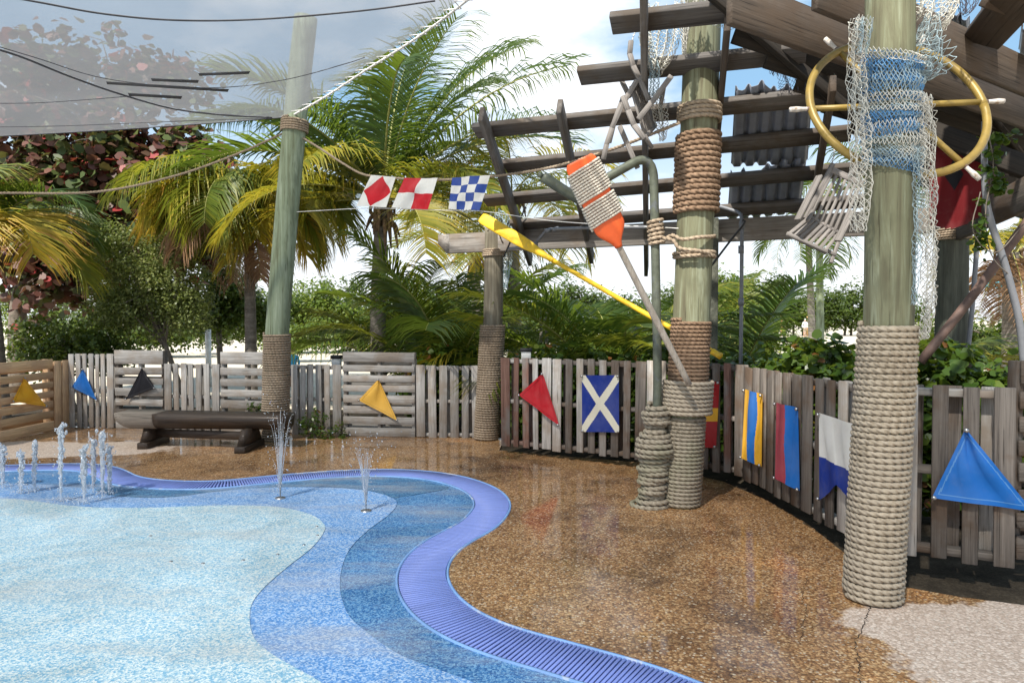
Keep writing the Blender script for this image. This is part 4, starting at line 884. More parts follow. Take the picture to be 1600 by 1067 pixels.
# oar lashing on the short post, rods and conduits
pts = [list(P(762, 362, 8.6)), list(P(768, 348, 8.6)), list(P(776, 352, 8.58)), list(P(782, 372, 8.62)), list(P(786, 380, 8.75))]
rope('oar_lashing', pts, 0.012, ROPEF, 'short rope tying the yellow oar to the short post', cat='rope')
for i, (q, lb) in enumerate((([P(787, 402, 8.78), P(803, 365, 8.7), P(817, 333, 8.62), P(819, 322, 8.62), P(822, 326, 8.6)], 'thin black hooked rod beside the yellow oar'), ([P(1112, 415, 6.9), P(1140, 378, 6.85), P(1163, 349, 6.8), P(1160, 344, 6.8)], 'thin black hooked rod on the dark post behind the tall post'))):
    tag(tube('hooked_rod', q, 0.011, BLACKM, None, 8, 20), lb, 'rod')
cd = thing('water_conduit', 'grey conduit running along the long beam and down to the hedge', 'conduit', P(1159, 580, 7.45))
tube('pipe', [P(1122, 322, 7.72), P(1142, 328, 7.64), P(1155, 333, 7.58), P(1159, 345, 7.5), P(1159, 400, 7.45), P(1157, 600, 7.45)], 0.021, PIPEGREY, cd, 10, 60)
for q in ((1159, 352), (1158, 390), (1158, 472)): tube('coupling', [P(q[0], q[1] - 6, 7.45), P(q[0], q[1] + 6, 7.45)], 0.03, PIPEGREY, cd, 10)
cd = thing('water_conduit', 'grey elbowed conduit clipped to the long beam above the yellow oar', 'conduit', P(835, 384, 8.5))
tube('pipe', [P(795, 389, 8.75), P(832, 384, 8.55), P(842, 374, 8.48), P(854, 361, 8.42), P(868, 358, 8.38), P(940, 356, 8.05), P(1010, 355, 7.75)], 0.02, PIPEGREY, cd, 10, 60)
for q in ((856, 360, 8.41), (868, 358, 8.38), (835, 382, 8.5)): tube('coupling', [P(q[0] - 5, q[1] + 2, q[2]), P(q[0] + 5, q[1] - 1, q[2])], 0.028, PIPEGREY, cd, 10)
# leaning bars on the right
tag(tube('leaning_bar', [P(1438, 566, 5.3), P(1520, 462, 5.2), P(1640, 300, 5.0)], [0.036, 0.034, 0.036], BARBR, None, 12, 12), 'brown bar leaning up from the hedge to the roof corner', 'bar')
tag(tube('bent_pipe', [P(1538, 190, 4.9), P(1539, 290, 4.9), P(1548, 345, 4.9), P(1572, 420, 4.9), P(1592, 500, 4.9), P(1600, 570, 4.9)], [0.019, 0.024, 0.024], PIPEGREY, None, 12, 50), 'bent grey pipe hanging down past the hedge with a vine on it', 'pipe')

# ================================================================ SHIP WHEEL
wy = 4.26; wc = P(1402, 165, wy); wr = 0.535
wt = thing('ship_wheel', 'ochre ring ship wheel with worn white handles mounted behind the post', 'ship wheel', wc)
tilt = math.radians(27); ex = Vector((1, 0.0, 0)); ez = Vector((0.02, math.sin(tilt), math.cos(tilt)))
def wp(a, r): return wc + ex * (r * math.cos(a)) + ez * (r * math.sin(a))
ring = [list(wp(2 * math.pi * i / 96, wr)) for i in range(97)]
V, f = tube_geo(ring, 0.0245, 14); mobj('ring', V, f, OCHRE, wt, True)
for i, a0 in enumerate((math.radians(3), math.radians(121), math.radians(63), math.radians(183), math.radians(234), math.radians(302))):
    sk_ = tube('spoke', [wp(a0, 0.05), wp(a0, wr)], 0.0185, OCHRE, wt, 10)
    h = tube('handle', [wp(a0, wr + .015), wp(a0, wr + .05), wp(a0, wr + .09), wp(a0, wr + .135)], [0.012, 0.013, 0.0175, 0.015], HANDLE, sk_, 10, 10)
    tube('collar', [wp(a0, wr), wp(a0, wr + .03)], 0.015, BARBR, sk_, 10)
tube('hub', [wc - ex.cross(ez) * 0.05, wc + ex.cross(ez) * 0.05], 0.09, OCHRE, wt, 20)
tube('bracket', [wc + Vector((0, 0, 0)), Vector((at1(wc.z)[0], at1(wc.z)[1] + 0.1, wc.z))], 0.05, BARBR, wt, 10)

# ================================================================ NETS
def net_from_grid(Pt, r, mat):
    """Pt (nu, nv, 3) knots; every second row is shifted by half a mesh -> diamond mesh"""
    nu, nv_ = Pt.shape[:2]; E = []
    idx = np.arange(nu * nv_).reshape(nu, nv_)
    for j in range(nv_ - 1):
        sh = (j % 2) * 2 - 1
        E.append(np.stack([idx[:, j], idx[:, j + 1]], -1))
        if sh < 0: E.append(np.stack([idx[1:, j], idx[:-1, j + 1]], -1))
        else: E.append(np.stack([idx[:-1, j], idx[1:, j + 1]], -1))
    E = np.vstack(E); X = Pt.reshape(-1, 3); a, b = X[E[:, 0]], X[E[:, 1]]; t = nrm(b - a)
    n1 = nrm(np.cross(t, np.array([0.3, 0.9, 0.31]))); n2 = np.cross(t, n1); mid = (a + b) / 2; mid[:, 2] -= 0.06 * np.linalg.norm(b - a, axis=1)
    rings = []
    for c in (a, mid, b):
        for q in range(3):
            an = q * 2 * math.pi / 3; rings.append(c + (n1 * math.cos(an) + n2 * math.sin(an)) * r)
    V = np.stack(rings, 1).reshape(-1, 3); o = np.arange(len(E))[:, None] * 9; fs = []
    for s in (0, 3):
        for q in range(3):
            q2 = (q + 1) % 3; fs.append(np.concatenate([o + s + q, o + s + q2, o + s + 3 + q2, o + s + 3 + q], 1))
    return V, [np.vstack(fs)]
def net_strip(path, ca, mesh, r, mat, name, parent, fold=0.03, nf=3, seed=0, jit=0.25):
    """path: (px, py, Y, half width in px); ca: meshes across; mesh: mesh length in m"""
    rn = np.random.default_rng(seed); pa = spline(path, 60)
    c = np.array([list(P(q[0], q[1], q[2])) for q in pa]); hw = pa[:, 3] / F * pa[:, 2]
    ln = np.linalg.norm(np.diff(c, axis=0), axis=1).sum(); nv_ = max(4, int(ln / mesh * 2)); ss = np.linspace(0, 59, nv_)
    ci = np.stack([np.interp(ss, np.arange(60), c[:, k]) for k in range(3)], 1); wi = np.interp(ss, np.arange(60), hw)
    t = nrm(np.gradient(ci, axis=0)); side = nrm(np.cross(t, np.array([0, 1.0, 0.0]))); dep = np.cross(side, t)
    Pt = np.zeros((ca, nv_, 3)); ph = rn.uniform(0, 6, 4)
    for j in range(nv_):
        s = (np.arange(ca) + 0.5 * (j % 2) - (ca - 0.5) / 2) / (ca / 2)
        a = s * nf * math.pi + ph[0] + 0.6 * math.sin(j * 0.15 + ph[1])
        x = s + 0.35 / nf * np.sin(a * 1.3 + ph[2]); d = np.sin(a) * fold + 0.3 * fold * np.sin(j * 0.4 + s * 5 + ph[3])
        Pt[:, j] = ci[j] + side[j] * (x * wi[j])[:, None] + dep[j] * d[:, None]
    Pt += rn.normal(0, mesh * 0.07 * (1 + jit), Pt.shape)
    V, f = net_from_grid(Pt, r, mat); return mobj(name, V, f, mat, parent)
NT_ = thing('fishing_net', 'blue and white fishing net draped round the post and the ochre wheel', 'net', P(1395, 520, 3.75))
yN = p1f.y - 0.16
# side hangs
net_strip([(1341, 28, yN, 10), (1338, 90, yN, 11), (1340, 180, yN - .02, 14), (1344, 260, yN - .02, 15), (1342, 330, yN - .02, 14), (1341, 362, yN - .02, 9)], 12, 0.036, 0.0021, NETW, 'hanging_end', NT_, 0.035, 3, 1)
net_strip([(1352, 30, yN - .02, 14), (1350, 60, yN - .02, 12), (1346, 85, yN - .02, 9)], 9, 0.034, 0.0021, NETP, 'hanging_end', NT_, 0.03, 2, 2)
net_strip([(1446, 150, yN, 10), (1450, 200, yN, 13), (1452, 300, yN, 13), (1453, 400, yN, 12), (1452, 470, yN, 10), (1444, 530, yN, 3)], 11, 0.038, 0.0021, NETW, 'hanging_end', NT_, 0.035, 3, 3)
net_strip([(1434, 230, yN, 7), (1433, 330, yN, 6), (1431, 410, yN, 4), (1428, 475, yN, 2)], 5, 0.038, 0.002, NETP, 'hanging_end', NT_, 0.02, 2, 4)
net_strip([(1447, 34, yN + .1, 10), (1453, 60, yN + .06, 20), (1456, 90, yN + .04, 27), (1452, 110, yN + .04, 22), (1448, 120, yN + .04, 8)], 13, 0.036, 0.0021, NETP, 'bunch', NT_, 0.06, 4, 5)
# swags round the front of the post
def swag(y0l, y0r, y1l, y1r, sg, mat, ex, seed, nu=26, nv_=11):
    rn = np.random.default_rng(seed); Pt = np.zeros((nu, nv_, 3)); cx = 1390
    for j in range(nv_):
        v = j / (nv_ - 1)
        for i in range(nu):
            s = min(1, max(0, (i + 0.5 * (j % 2)) / (nu - 1))); a = math.pi * (1.02 - 1.04 * s)
            yl = y0l + (y1l - y0l) * v; yr = y0r + (y1r - y0r) * v; y = yl + (yr - yl) * s + sg * 4 * s * (1 - s) * (0.6 + .5 * v)
            zc = P(cx, y, p1f.y).z; c = at1(zc); R = 0.150 + ex + 0.012 * math.sin(v * 9 + seed + s * 4)
            Pt[i, j] = (c[0] + R * math.cos(a), c[1] - R * math.sin(a), zc)
    Pt += rn.normal(0, 0.0028, Pt.shape); V, f = net_from_grid(Pt, 0.0022, mat); mobj('swag', V, f, mat, NT_)
swag(78, 100, 122, 118, 14, NETB, 0.0, 1); swag(74, 98, 86, 106, 16, NETW, 0.02, 2, nv_=5)
swag(120, 138, 160, 165, 8, NETB, 0.004, 3); swag(145, 150, 168, 172, 16, NETW, 0.018, 4, nv_=7); swag(160, 176, 190, 190, 4, NETP, 0.006, 9, nv_=9)
swag(175, 175, 222, 215, 2, NETB, 0.0, 5); swag(218, 226, 240, 268, 4, NETP, 0.008, 6); swag(232, 252, 250, 276, 10, NETB, 0.0, 7, nv_=9)
swag(100, 116, 140, 150, 18, NETP, 0.014, 8, nv_=8); swag(84, 104, 116, 128, 20, NETB, 0.010, 10, nv_=10); swag(196, 190, 226, 232, 8, NETW, 0.016, 11, nv_=6); swag(178, 182, 206, 206, 12, NETB, 0.012, 12, nv_=9); swag(240, 236, 262, 272, 2, NETP, 0.010, 13, nv_=7)
nn = thing('fishing_net', 'white and pale blue net hanging from the upper pergola beam', 'net', P(1030, 150, 5.9))
net_strip([(1030, 12, 5.85, 32), (1030, 45, 5.75, 33), (1028, 80, 5.70, 26), (1022, 112, 5.70, 12)], 22, 0.036, 0.0032, NETW, 'net_cloth', nn, 0.05, 4, 11)
net_strip([(1012, 14, 5.77, 12), (1010, 60, 5.69, 10), (1022, 110, 5.69, 8), (1020, 150, 5.75, 7)], 8, 0.036, 0.0032, NETP, 'net_cloth', nn, 0.04, 2, 12)
net_strip([(1022, 145, 5.95, 9), (1030, 170, 5.95, 11), (1034, 200, 5.95, 8), (1036, 220, 5.95, 3)], 8, 0.036, 0.003, NETW, 'net_cloth', nn, 0.04, 2, 13)
nn = thing('fishing_net', 'cream net swagged over the top of the tall green post', 'net', P(1110, 40, 5.5))
net_strip([(1078, -12, 5.55, 24), (1074, 20, 5.52, 14), (1070, 50, 5.52, 5), (1069, 85, 5.55, 2)], 16, 0.034, 0.0028, NETW, 'net_cloth', nn, 0.03, 3, 14)
net_strip([(1094, -14, 5.5, 8), (1104, 8, 5.45, 10), (1122, 24, 5.42, 12), (1142, 32, 5.42, 12), (1162, 22, 5.42, 11), (1174, 2, 5.42, 9), (1180, -20, 5.42, 8)], 9, 0.036, 0.0026, NETW, 'net_cloth', nn, 0.05, 3, 15)
nn = thing('fishing_net', 'dark net hanging from the lower edge of the shed roof', 'net', P(1240, 150, 5.9))
net_strip([(1212, 75, 5.7, 6), (1212, 95, 5.7, 7), (1210, 118, 5.7, 8)], 9, 0.035, 0.002, NETD, 'net_cloth', nn, 0.03, 2, 16)
net_strip([(1226, 84, 5.7, 10), (1234, 105, 5.7, 18), (1243, 125, 5.7, 24), (1246, 143, 5.7, 22)], 20, 0.035, 0.002, NETD, 'net_cloth', nn, 0.03, 3, 17)
nn = thing('fishing_net', 'cream net bunched at the top of the post with the wheel', 'net', P(1455, 35, 4.0))
net_strip([(1462, -14, 3.9, 40), (1462, 6, 3.85, 38), (1458, 22, 3.82, 32), (1450, 34, 3.82, 22)], 22, 0.036, 0.0022, NETW, 'net_cloth', nn, 0.05, 4, 18)
net_strip([(1492, -10, 3.9, 6), (1486, 20, 3.9, 5), (1476, 42, 3.9, 3)], 8, 0.03, 0.002, NETW, 'net_cloth', nn, 0.02, 2, 19)
net_strip([(1512, -12, 4.1, 22), (1512, 8, 4.1, 16), (1508, 22, 4.1, 4)], 12, 0.04, 0.002, NETD, 'net_cloth', nn, 0.03, 2, 20)
nn = thing('fishing_net', 'pale blue net hanging behind the top of the short brown post', 'net', P(790, 470, 9.1))
net_strip([(774, 334, 9.12, 12), (788, 345, 9.1, 12), (794, 375, 9.08, 10), (793, 410, 9.08, 7), (790, 450, 9.08, 3)], 10, 0.05, 0.003, NETP, 'net_cloth', nn, 0.04, 2, 21)

# ================================================================ HANGING CHAIRS
def bar(name, pts, wd, th, parent, mat=CHAIRW, nv=(0, -1, 0)):
    pts = [Vector(p) for p in pts]
    for i in range(len(pts) - 1): plank(name, pts[i], pts[i + 1] + (pts[i + 1] - pts[i]).normalized() * 0.008, wd, th, nv, parent, mat, 0.004)
ch = thing('folding_chair', 'grey slatted folding chair hanging beside the ochre wheel', 'chair', P(1290, 410, 6.2), 'folding chairs hanging from the pergola')
d0, d1, d2 = 5.85, 6.05, 6.15
fl, fr_, rl, rr_ = P(1229, 365, d0), P(1291, 394, d0), P(1263, 338, d1), P(1313, 366, d1)
bl_, br_ = P(1299, 266, d2), P(1347, 288, d2)
sn = (fr_ - fl).cross(rl - fl)
bar('seat_rail', [fl, fr_], 0.035, 0.03, ch, nv=sn); bar('seat_rail', [rl, rr_], 0.035, 0.03, ch, nv=sn)
for i in range(8):
    s = (i + 0.35) / 7.7; bar('seat_slat', [fl.lerp(fr_, s), rl.lerp(rr_, s)], 0.030, 0.018, ch, nv=sn)
bn = (rr_ - rl).cross(bl_ - rl)
bar('back_rail', [bl_, br_], 0.06, 0.03, ch, nv=bn)
for i in range(7):
    s = (i + 0.35) / 6.7; bar('back_slat', [rl.lerp(rr_, s) + bn.normalized() * .012, bl_.lerp(br_, s)], 0.026, 0.016, ch, nv=bn)
bar('back_post', [rl + Vector((-.02, .02, -.02)), P(1301, 257, d2)], 0.04, 0.03, ch, nv=bn)
bar('arm', [P(1246, 344, 5.75), P(1280, 276, 5.9)], 0.06, 0.025, ch, nv=(-1, -.6, 0)); bar('arm', [P(1309, 377, 5.8), P(1331, 330, 5.9)], 0.06, 0.025, ch, nv=(-.7, -.7, 0))
bar('leg', [P(1298, 411, 5.95), P(1316, 362, 6.0)], 0.03, 0.03, ch); bar('leg', [P(1262, 345, 5.9), P(1270, 328, 6.1)], 0.03, 0.03, ch); bar('leg_stretcher', [P(1291, 391, 5.95), P(1305, 398, 5.95)], 0.03, 0.025, ch)
rope('chair_tie', [P(1299, 262, d2), P(1303, 240, 6.2), P(1306, 214, 6.3)], 0.008, LACE, 'short tie holding up the chair beside the wheel', cat='rope')
ch = thing('folding_chair', 'grey folding chair hanging upside down from the upper pergola beam', 'chair', P(995, 262, 6.5), 'folding chairs hanging from the pergola')
dd = 5.75
bar('back_post', [P(986, 64, dd), P(984, 84, dd), P(989, 103, dd), P(998, 121, dd), P(1013, 156, dd)], 0.042, 0.03, ch)
bar('back_post', [P(976, 108, dd + .35), P(972, 128, dd + .35), P(984, 152, dd + .35)], 0.04, 0.03, ch)
bar('leg', [P(995, 126, dd - .01), P(972, 165, dd - .03), P(956, 200, dd - .03), P(948, 225, dd - .03), P(943, 248, dd)], 0.042, 0.03, ch)
bar('leg', [P(974, 152, dd + .32), P(960, 190, dd + .32), P(952, 222, dd + .34)], 0.042, 0.03, ch)
bar('arm', [P(973, 150, dd - .05), P(981, 172, dd - .05), P(990, 195, dd - .05), P(1006, 216, dd - .05)], 0.045, 0.03, ch)
bar('arm', [P(1049, 119, dd - .05), P(1024, 153, dd - .05), P(998, 186, dd - .05)], 0.045, 0.03, ch)
bar('leg', [P(968, 197, dd + .1), P(980, 225, dd + .1), P(996, 262, dd + .1)], 0.04, 0.03, ch); bar('leg', [P(1037, 138, dd + .2), P(1033, 162, dd + .2)], 0.035, 0.03, ch)
s0, s1, s2, s3 = P(986, 138, dd + .02), P(1000, 130, dd + .3), P(1024, 196, dd + .3), P(1008, 214, dd + .02)
sn = (s1 - s0).cross(s3 - s0)
for i in range(8):
    s = i / 7; bar('seat_slat', [s0.lerp(s1, s), s3.lerp(s2, s)], 0.036, 0.018, ch, nv=sn)
bar('seat_rail', [s0, s1], 0.035, 0.03, ch, nv=sn); bar('seat_rail', [s3, s2], 0.035, 0.03, ch, nv=sn)
bar('seat_rail', [s3, P(1018, 230, dd + .1)], 0.03, 0.03, ch)
rope('chair_tie', [P(987, 68, dd), P(990, 56, dd), P(996, 44, dd + .1)], 0.008, LACE, 'short tie holding up the upside down chair', cat='rope')

# ================================================================ WATER JETS
def blob(c, r, rn, n=1):
    ph = (1 + 5 ** .5) / 2
    v = np.array([[-1, ph, 0], [1, ph, 0], [-1, -ph, 0], [1, -ph, 0], [0, -1, ph], [0, 1, ph], [0, -1, -ph], [0, 1, -ph], [ph, 0, -1], [ph, 0, 1], [-ph, 0, -1], [-ph, 0, 1]]) / 1.9
    v = v * r * np.array([rn.uniform(.7, 1.1), rn.uniform(.7, 1.1), rn.uniform(.9, 1.9)]) * rn.uniform(.8, 1.2, (12, 1))
    fz = np.array([[0, 11, 5], [0, 5, 1], [0, 1, 7], [0, 7, 10], [0, 10, 11], [1, 5, 9], [5, 11, 4], [11, 10, 2], [10, 7, 6], [7, 1, 8], [3, 9, 4], [3, 4, 2], [3, 2, 6], [3, 6, 8], [3, 8, 9], [4, 9, 5], [2, 4, 11], [6, 2, 10], [8, 6, 7], [9, 8, 1]])
    return v + np.array(c), [fz]
def jet(px, base, top, seed, spread=5, label=None):
    rn = np.random.default_rng(seed); g0 = G(px, base); t = thing('water_jet', 'white spurting column of water in the cluster at the far pool edge', 'water jet', g0, 'water jets in a cluster'); Y = g0.y
    n = 16; pts = [list(P(px + rn.normal(0, .5) * min(i, 6) / 4, base + (top - base) * i / (n - 1), Y)) for i in range(n)]
    V, f = tube_geo(spline(pts, 40), np.abs(0.006 + 0.009 * (np.linspace(0, 1, 40)) ** 1.5 * (1 + 0.6 * np.sin(np.arange(40) * 1.7 + seed) + .5 * rn.normal(size=40))) + .003, 7); mobj('stream', V, f, WATER, t, True)
    gs = []
    for i in range(110):
        h = rn.uniform(0, 1) ** 0.45; s = spread * (0.12 + h * 0.9)
        gs.append(blob(P(px + rn.normal(0, s * .55), base + (top - 3 - base) * h + rn.normal(0, 2), Y + rn.normal(0, .03)), rn.uniform(.003, .0115) * (0.5 + h), rn))
    for i in range(40):
        gs.append(blob(P(px + rn.normal(0, spread * 1.1), base - rn.uniform(0, 1) * (base - top) * 1.02, Y + rn.normal(0, .06)), rn.uniform(.003, .007), rn))
    for i in range(30):
        a = rn.uniform(0, 6.28); q = rn.uniform(.02, .13); gs.append(blob((g0.x + q * math.cos(a), g0.y + q * math.sin(a), .012 + rn.uniform(0, .05) * (1 - q * 6)), rn.uniform(.003, .008), rn))
    V, f = join(gs); tag(mobj('droplets', V, f, WATER, t, True), kind='stuff')
    for k in range(2):
        pts = [list(P(px + (k * 2 - 1) * rn.uniform(1, 4) * math.sin(q * 2.6), base + (top + 12 + rn.uniform(0, 14) - base) * math.sin(q * math.pi / 2), Y + .02)) for q in np.linspace(.1, 1.25, 9)]
        V, f = tube_geo(spline(pts, 30), np.abs(0.006 + .005 * rn.normal(size=30)) + .002, 6); mobj('stream', V, f, WATER, t, True)
    return t
for i, (px, base, top, sp_) in enumerate(((4, 762, 700, 5), (33, 772, 708, 6), (54, 768, 694, 4), (95, 784, 666, 6), (131, 788, 700, 6), (160, 776, 674, 8), (171, 772, 700, 5), (146, 770, 690, 4))): jet(px, base, top, 40 + i, sp_)
def fan(px, base, top, seed, label):
    rn = np.random.default_rng(seed); g0 = G(px, base); t = thing('spray_jet', label, 'water jet', g0); Y = g0.y
    tube('nozzle', [g0 + Vector((0, 0, -.01)), g0 + Vector((0, 0, .012))], 0.045, METAL, t, 14)
    gs = []
    for i in range(30):
        a = rn.uniform(0, 2 * math.pi); q = rn.uniform(.05, .21) ; H = rn.uniform(.35, 1.0) * (base - top) / F * Y
        pts = [[g0.x + math.cos(a) * q * H * k, g0.y + math.sin(a) * q * H * k, 0.01 + H * (1 - (1 - k) ** 2)] for k in np.linspace(0, 1.0, 12)]
        V, f = tube_geo(pts, np.linspace(.0028, .0008, 12), 4); gs.append((V, f))
    V, f = join(gs); tag(mobj('spray', V, f, WATER, t, True), kind='stuff')
    gs = []
    for i in range(170):
        h = rn.uniform(0.05, 1.15); q = rn.normal(0, 1) * .10 * (h + .15); gs.append(blob((g0.x + q, g0.y + rn.normal(0, .08), .02 + h * (base - top) / F * Y), rn.uniform(.002, .0055), rn))
    V, f = join(gs); tag(mobj('droplets', V, f, WATER, t, True), kind='stuff')
fan(438, 779, 640, 1, 'fan-shaped water spray in front of the leaning green post'); fan(572, 799, 690, 2, 'fan-shaped water spray rising from the round nozzle near the grate bend')
#@@PART4

# flush floor nozzles, cracks and leaf litter
for i, (px, py) in enumerate(((235, 839), (267, 879), (317, 882), (380, 877), (434, 868), (495, 824), (496, 838), (475, 853), (42, 758))):
    g0 = G(px, py); o = tube('floor_nozzle', [g0 + Vector((0, 0, .004)), g0 + Vector((0, 0, .012))], [0.013, 0.011], METAL, None, 12); tag(o, 'small flush metal nozzle set in the pale blue pool floor', 'nozzle', 'flush nozzles in the pool floor')
PV = bpy.data.objects['paving']; CRK = plain('crack_line', (0.03, 0.022, 0.016), 0.9, bump=0)  # flat dark strips drawn for the cracks
def crack(pts, wd, seed):
    rn = np.random.default_rng(seed); c = spline([G(*q)[:2] for q in pts], 70); c += rn.normal(0, .006, c.shape) + np.cumsum(rn.normal(0, .0012, c.shape), 0); t = nrm(np.gradient(c, axis=0)); s = np.stack([-t[:, 1], t[:, 0]], 1) * (wd * rn.uniform(.3, 1.0, (70, 1)))
    V = np.concatenate([np.column_stack([c - s, np.full(70, .0016)]), np.column_stack([c + s, np.full(70, .0016)])]); i = np.arange(69); o = mobj('crack', V, np.stack([i, i + 1, i + 71, i + 70], 1)[:, ::-1], CRK, PV)
crack([(1360, 948), (1352, 975), (1340, 1005), (1345, 1030), (1352, 1075)], .0035, 1); crack([(885, 800), (920, 790), (970, 776), (1000, 768)], .003, 2); crack([(1262, 900), (1255, 930), (1262, 960), (1250, 1000)], .002, 3)
rn = np.random.default_rng(8); N = 150; pq = np.array([list(G(rn.uniform(620, 1320), rn.uniform(800, 1000) if rn.uniform() < .3 else rn.uniform(740, 880))) for _ in range(N)]); dd_ = np.array([np.min(np.linalg.norm(OE - q[:2], axis=1)) for q in pq])
sd2 = np.array([q[0] for q in pq]); pq = pq[dd_ > .05]; ok = np.array([(G(1, 1).x, 1)[1] > 0 and q[0] > np.interp(q[1], OE[::-1][:600][np.argsort(OE[::-1][:600][:, 1])][:, 1], OE[::-1][:600][np.argsort(OE[::-1][:600][:, 1])][:, 0]) for q in pq]); pq = pq[ok]; N = len(pq)
a_ = rn.uniform(0, 6.28, N); ux = np.stack([np.cos(a_), np.sin(a_), rn.uniform(-.2, .2, N)], 1); uy = np.stack([-np.sin(a_), np.cos(a_), rn.uniform(-.2, .2, N)], 1); s_ = rn.uniform(.006, .018, (N, 1)); pq[:, 2] = .006
V = np.stack([pq - ux * s_, pq + uy * s_ * .5 + [0, 0, .003], pq + ux * s_, pq - uy * s_ * .5 + [0, 0, .003]], 1).reshape(-1, 3)
tag(mobj('leaf_litter', V, np.arange(N * 4).reshape(N, 4), PALM_D, None, tint=rn.uniform(0, .6, N)), 'scattered small brown leaf litter on the wet paving', 'leaf litter', kind='stuff')
# ================================================================ PALMS
def frond_geo(base, az, el, L_, droop, nl, ll, rn, curl=0.0, lw=0.026, yel=0.3, hang=0.5):
    """a pinnate frond: rib plus two rows of hanging leaflets"""
    n = 26; s = np.linspace(0, 1, n); e = el - droop * s ** 1.35; a = az + curl * s ** 2
    d = np.stack([np.cos(e) * np.cos(a), np.cos(e) * np.sin(a), np.sin(e)], 1); p = np.array(base) + np.concatenate([[np.zeros(3)], np.cumsum(d[:-1] * L_ / (n - 1), 0)])
    rv, rf_ = tube_geo(p, [0.028 * L_ / 3.5, 0.016 * L_ / 3.5, 0.004], 5); rf_ = rf_[0]
    V, Q, T = [rv], [], []; off = len(rv); k4 = 4
    st = np.repeat(np.linspace(0.13, 0.99, nl), 2) + rn.uniform(-.004, .004, nl * 2); sg = np.tile([-1.0, 1.0], nl)
    pc = np.stack([np.interp(st, s, p[:, k]) for k in range(3)], 1); dc = nrm(np.stack([np.interp(st, s, d[:, k]) for k in range(3)], 1))
    side = nrm(np.cross(dc, np.array([0, 0, 1.0])) + 1e-6) * sg[:, None]; up = np.cross(side, dc) * sg[:, None]
    up = np.where(up[:, 2:3] < 0, -up, up)
    prof = (0.45 + 0.75 * np.sin(np.pi * np.clip(st * 0.85 + 0.08, 0, 1))) * ll * rn.uniform(.82, 1.1, nl * 2)
    fwd = 0.35 + 0.75 * st ** 2 + rn.normal(0, .07, nl * 2)
    d0 = nrm(side + dc * fwd[:, None] + up * (0.30 + rn.normal(0, .1, nl * 2))[:, None])
    pos = pc.copy(); rows = []; cur = d0; wd = lw * np.array([0.75, 1.0, 0.75, 0.12]); g = np.array([0, 0, -1.0])
    hg = hang * rn.uniform(.6, 1.4, (nl * 2, 1))
    for k in range(k4):
        wv = nrm(np.cross(cur, dc + 1e-3)) ; wv = nrm(wv * 0.6 + dc * 0.8)
        rows.append(pos - wv * wd[k] / 2); rows.append(pos + wv * wd[k] / 2)
        pos = pos + cur * (prof[:, None] / (k4 - 1)); cur = nrm(cur + g * hg * (0.7 + .5 * k))
    LV = np.stack(rows, 1).reshape(-1, 3); o = np.arange(nl * 2)[:, None] * 8; fs = []
    for k in range(k4 - 1): fs.append(np.concatenate([o + 2 * k, o + 2 * k + 1, o + 2 * k + 3, o + 2 * k + 2], 1))
    ty = np.clip(rn.normal(yel, .14, nl * 2) + 0.12 * st, 0, 1)
    return np.vstack([rv, LV]), [rf_, np.vstack(fs) + len(rv)], np.concatenate([np.zeros(len(rf_), int), np.ones(3 * nl * 2, int)]), np.concatenate([np.full(len(rf_), .5), np.tile(ty, 3) + np.repeat([0, .04, .12], nl * 2)])
def palm(label, foot, top, fr_list, R=0.13, seed=0, group='coconut palms behind the fence', boots=True, lean=0.0, trunk=True, hang=(.32, .6), lw=0.026, name='coconut_palm', nl=58):
    """fr_list: (azimuth deg, elevation deg, length, droop, leaflet length, material, yellow)"""
    rn = np.random.default_rng(seed); foot, top = Vector(foot), Vector(top); t = thing(name, label, 'palm', foot, group)
    if trunk:
        n = 46; p = np.array([list(foot.lerp(top, s)) for s in np.linspace(0, 1, n)]); p[:, 0] += lean * np.sin(np.linspace(0, math.pi, n))
        V, f = tube_geo(p, np.linspace(R * 1.15, R * .8, n) * (1 + 0.045 * (np.arange(n) % 3 == 0)), 14); mobj('trunk', V, f, PBARK, t, True)
    if boots:
        gs = []
        for i in range(26):
            a = rn.uniform(0, 6.28); z = top.z - rn.uniform(-.05, .55); r0 = R * .8
            q = np.array([top.x + r0 * math.cos(a), top.y + r0 * math.sin(a), z]); out = np.array([math.cos(a), math.sin(a), 0])
            gs.append(tube_geo([q, q + out * .10 + [0, 0, rn.uniform(-.05, .22)], q + out * rn.uniform(.12, .22) + [0, 0, rn.uniform(-.45, .2)]], [0.05, 0.035, 0.012], 5, 7))
        V, f = join(gs); mobj('leaf_bases', V, f, FIBRE, t, True)
    for (az, el, L_, dr, ll, mt, ye) in fr_list:
        V, f, mi, ti = frond_geo(np.array(top) + np.array([math.cos(math.radians(az)), math.sin(math.radians(az)), 0]) * R * .5, math.radians(az), math.radians(el), L_, math.radians(dr), nl, ll, rn, rn.uniform(-.35, .35), lw, ye, rn.uniform(*hang))
        mobj('frond', V, f, [RIB, mt], t, mi=mi, tint=ti)
    return t
GRX = lambda px, Y: Vector((P(px, 500, Y).x, Y, -0.06))
def ring_fronds(rn, n, L_, els, drs, ll, mats, yel, az0=0, span=360):
    return [(az0 + span * i / n + rn.uniform(-12, 12), rn.uniform(*els), L_ * rn.uniform(.85, 1.1), rn.uniform(*drs), ll, mats[i % len(mats)], yel + rn.uniform(-.1, .1)) for i in range(n)]
rn = np.random.default_rng(3)
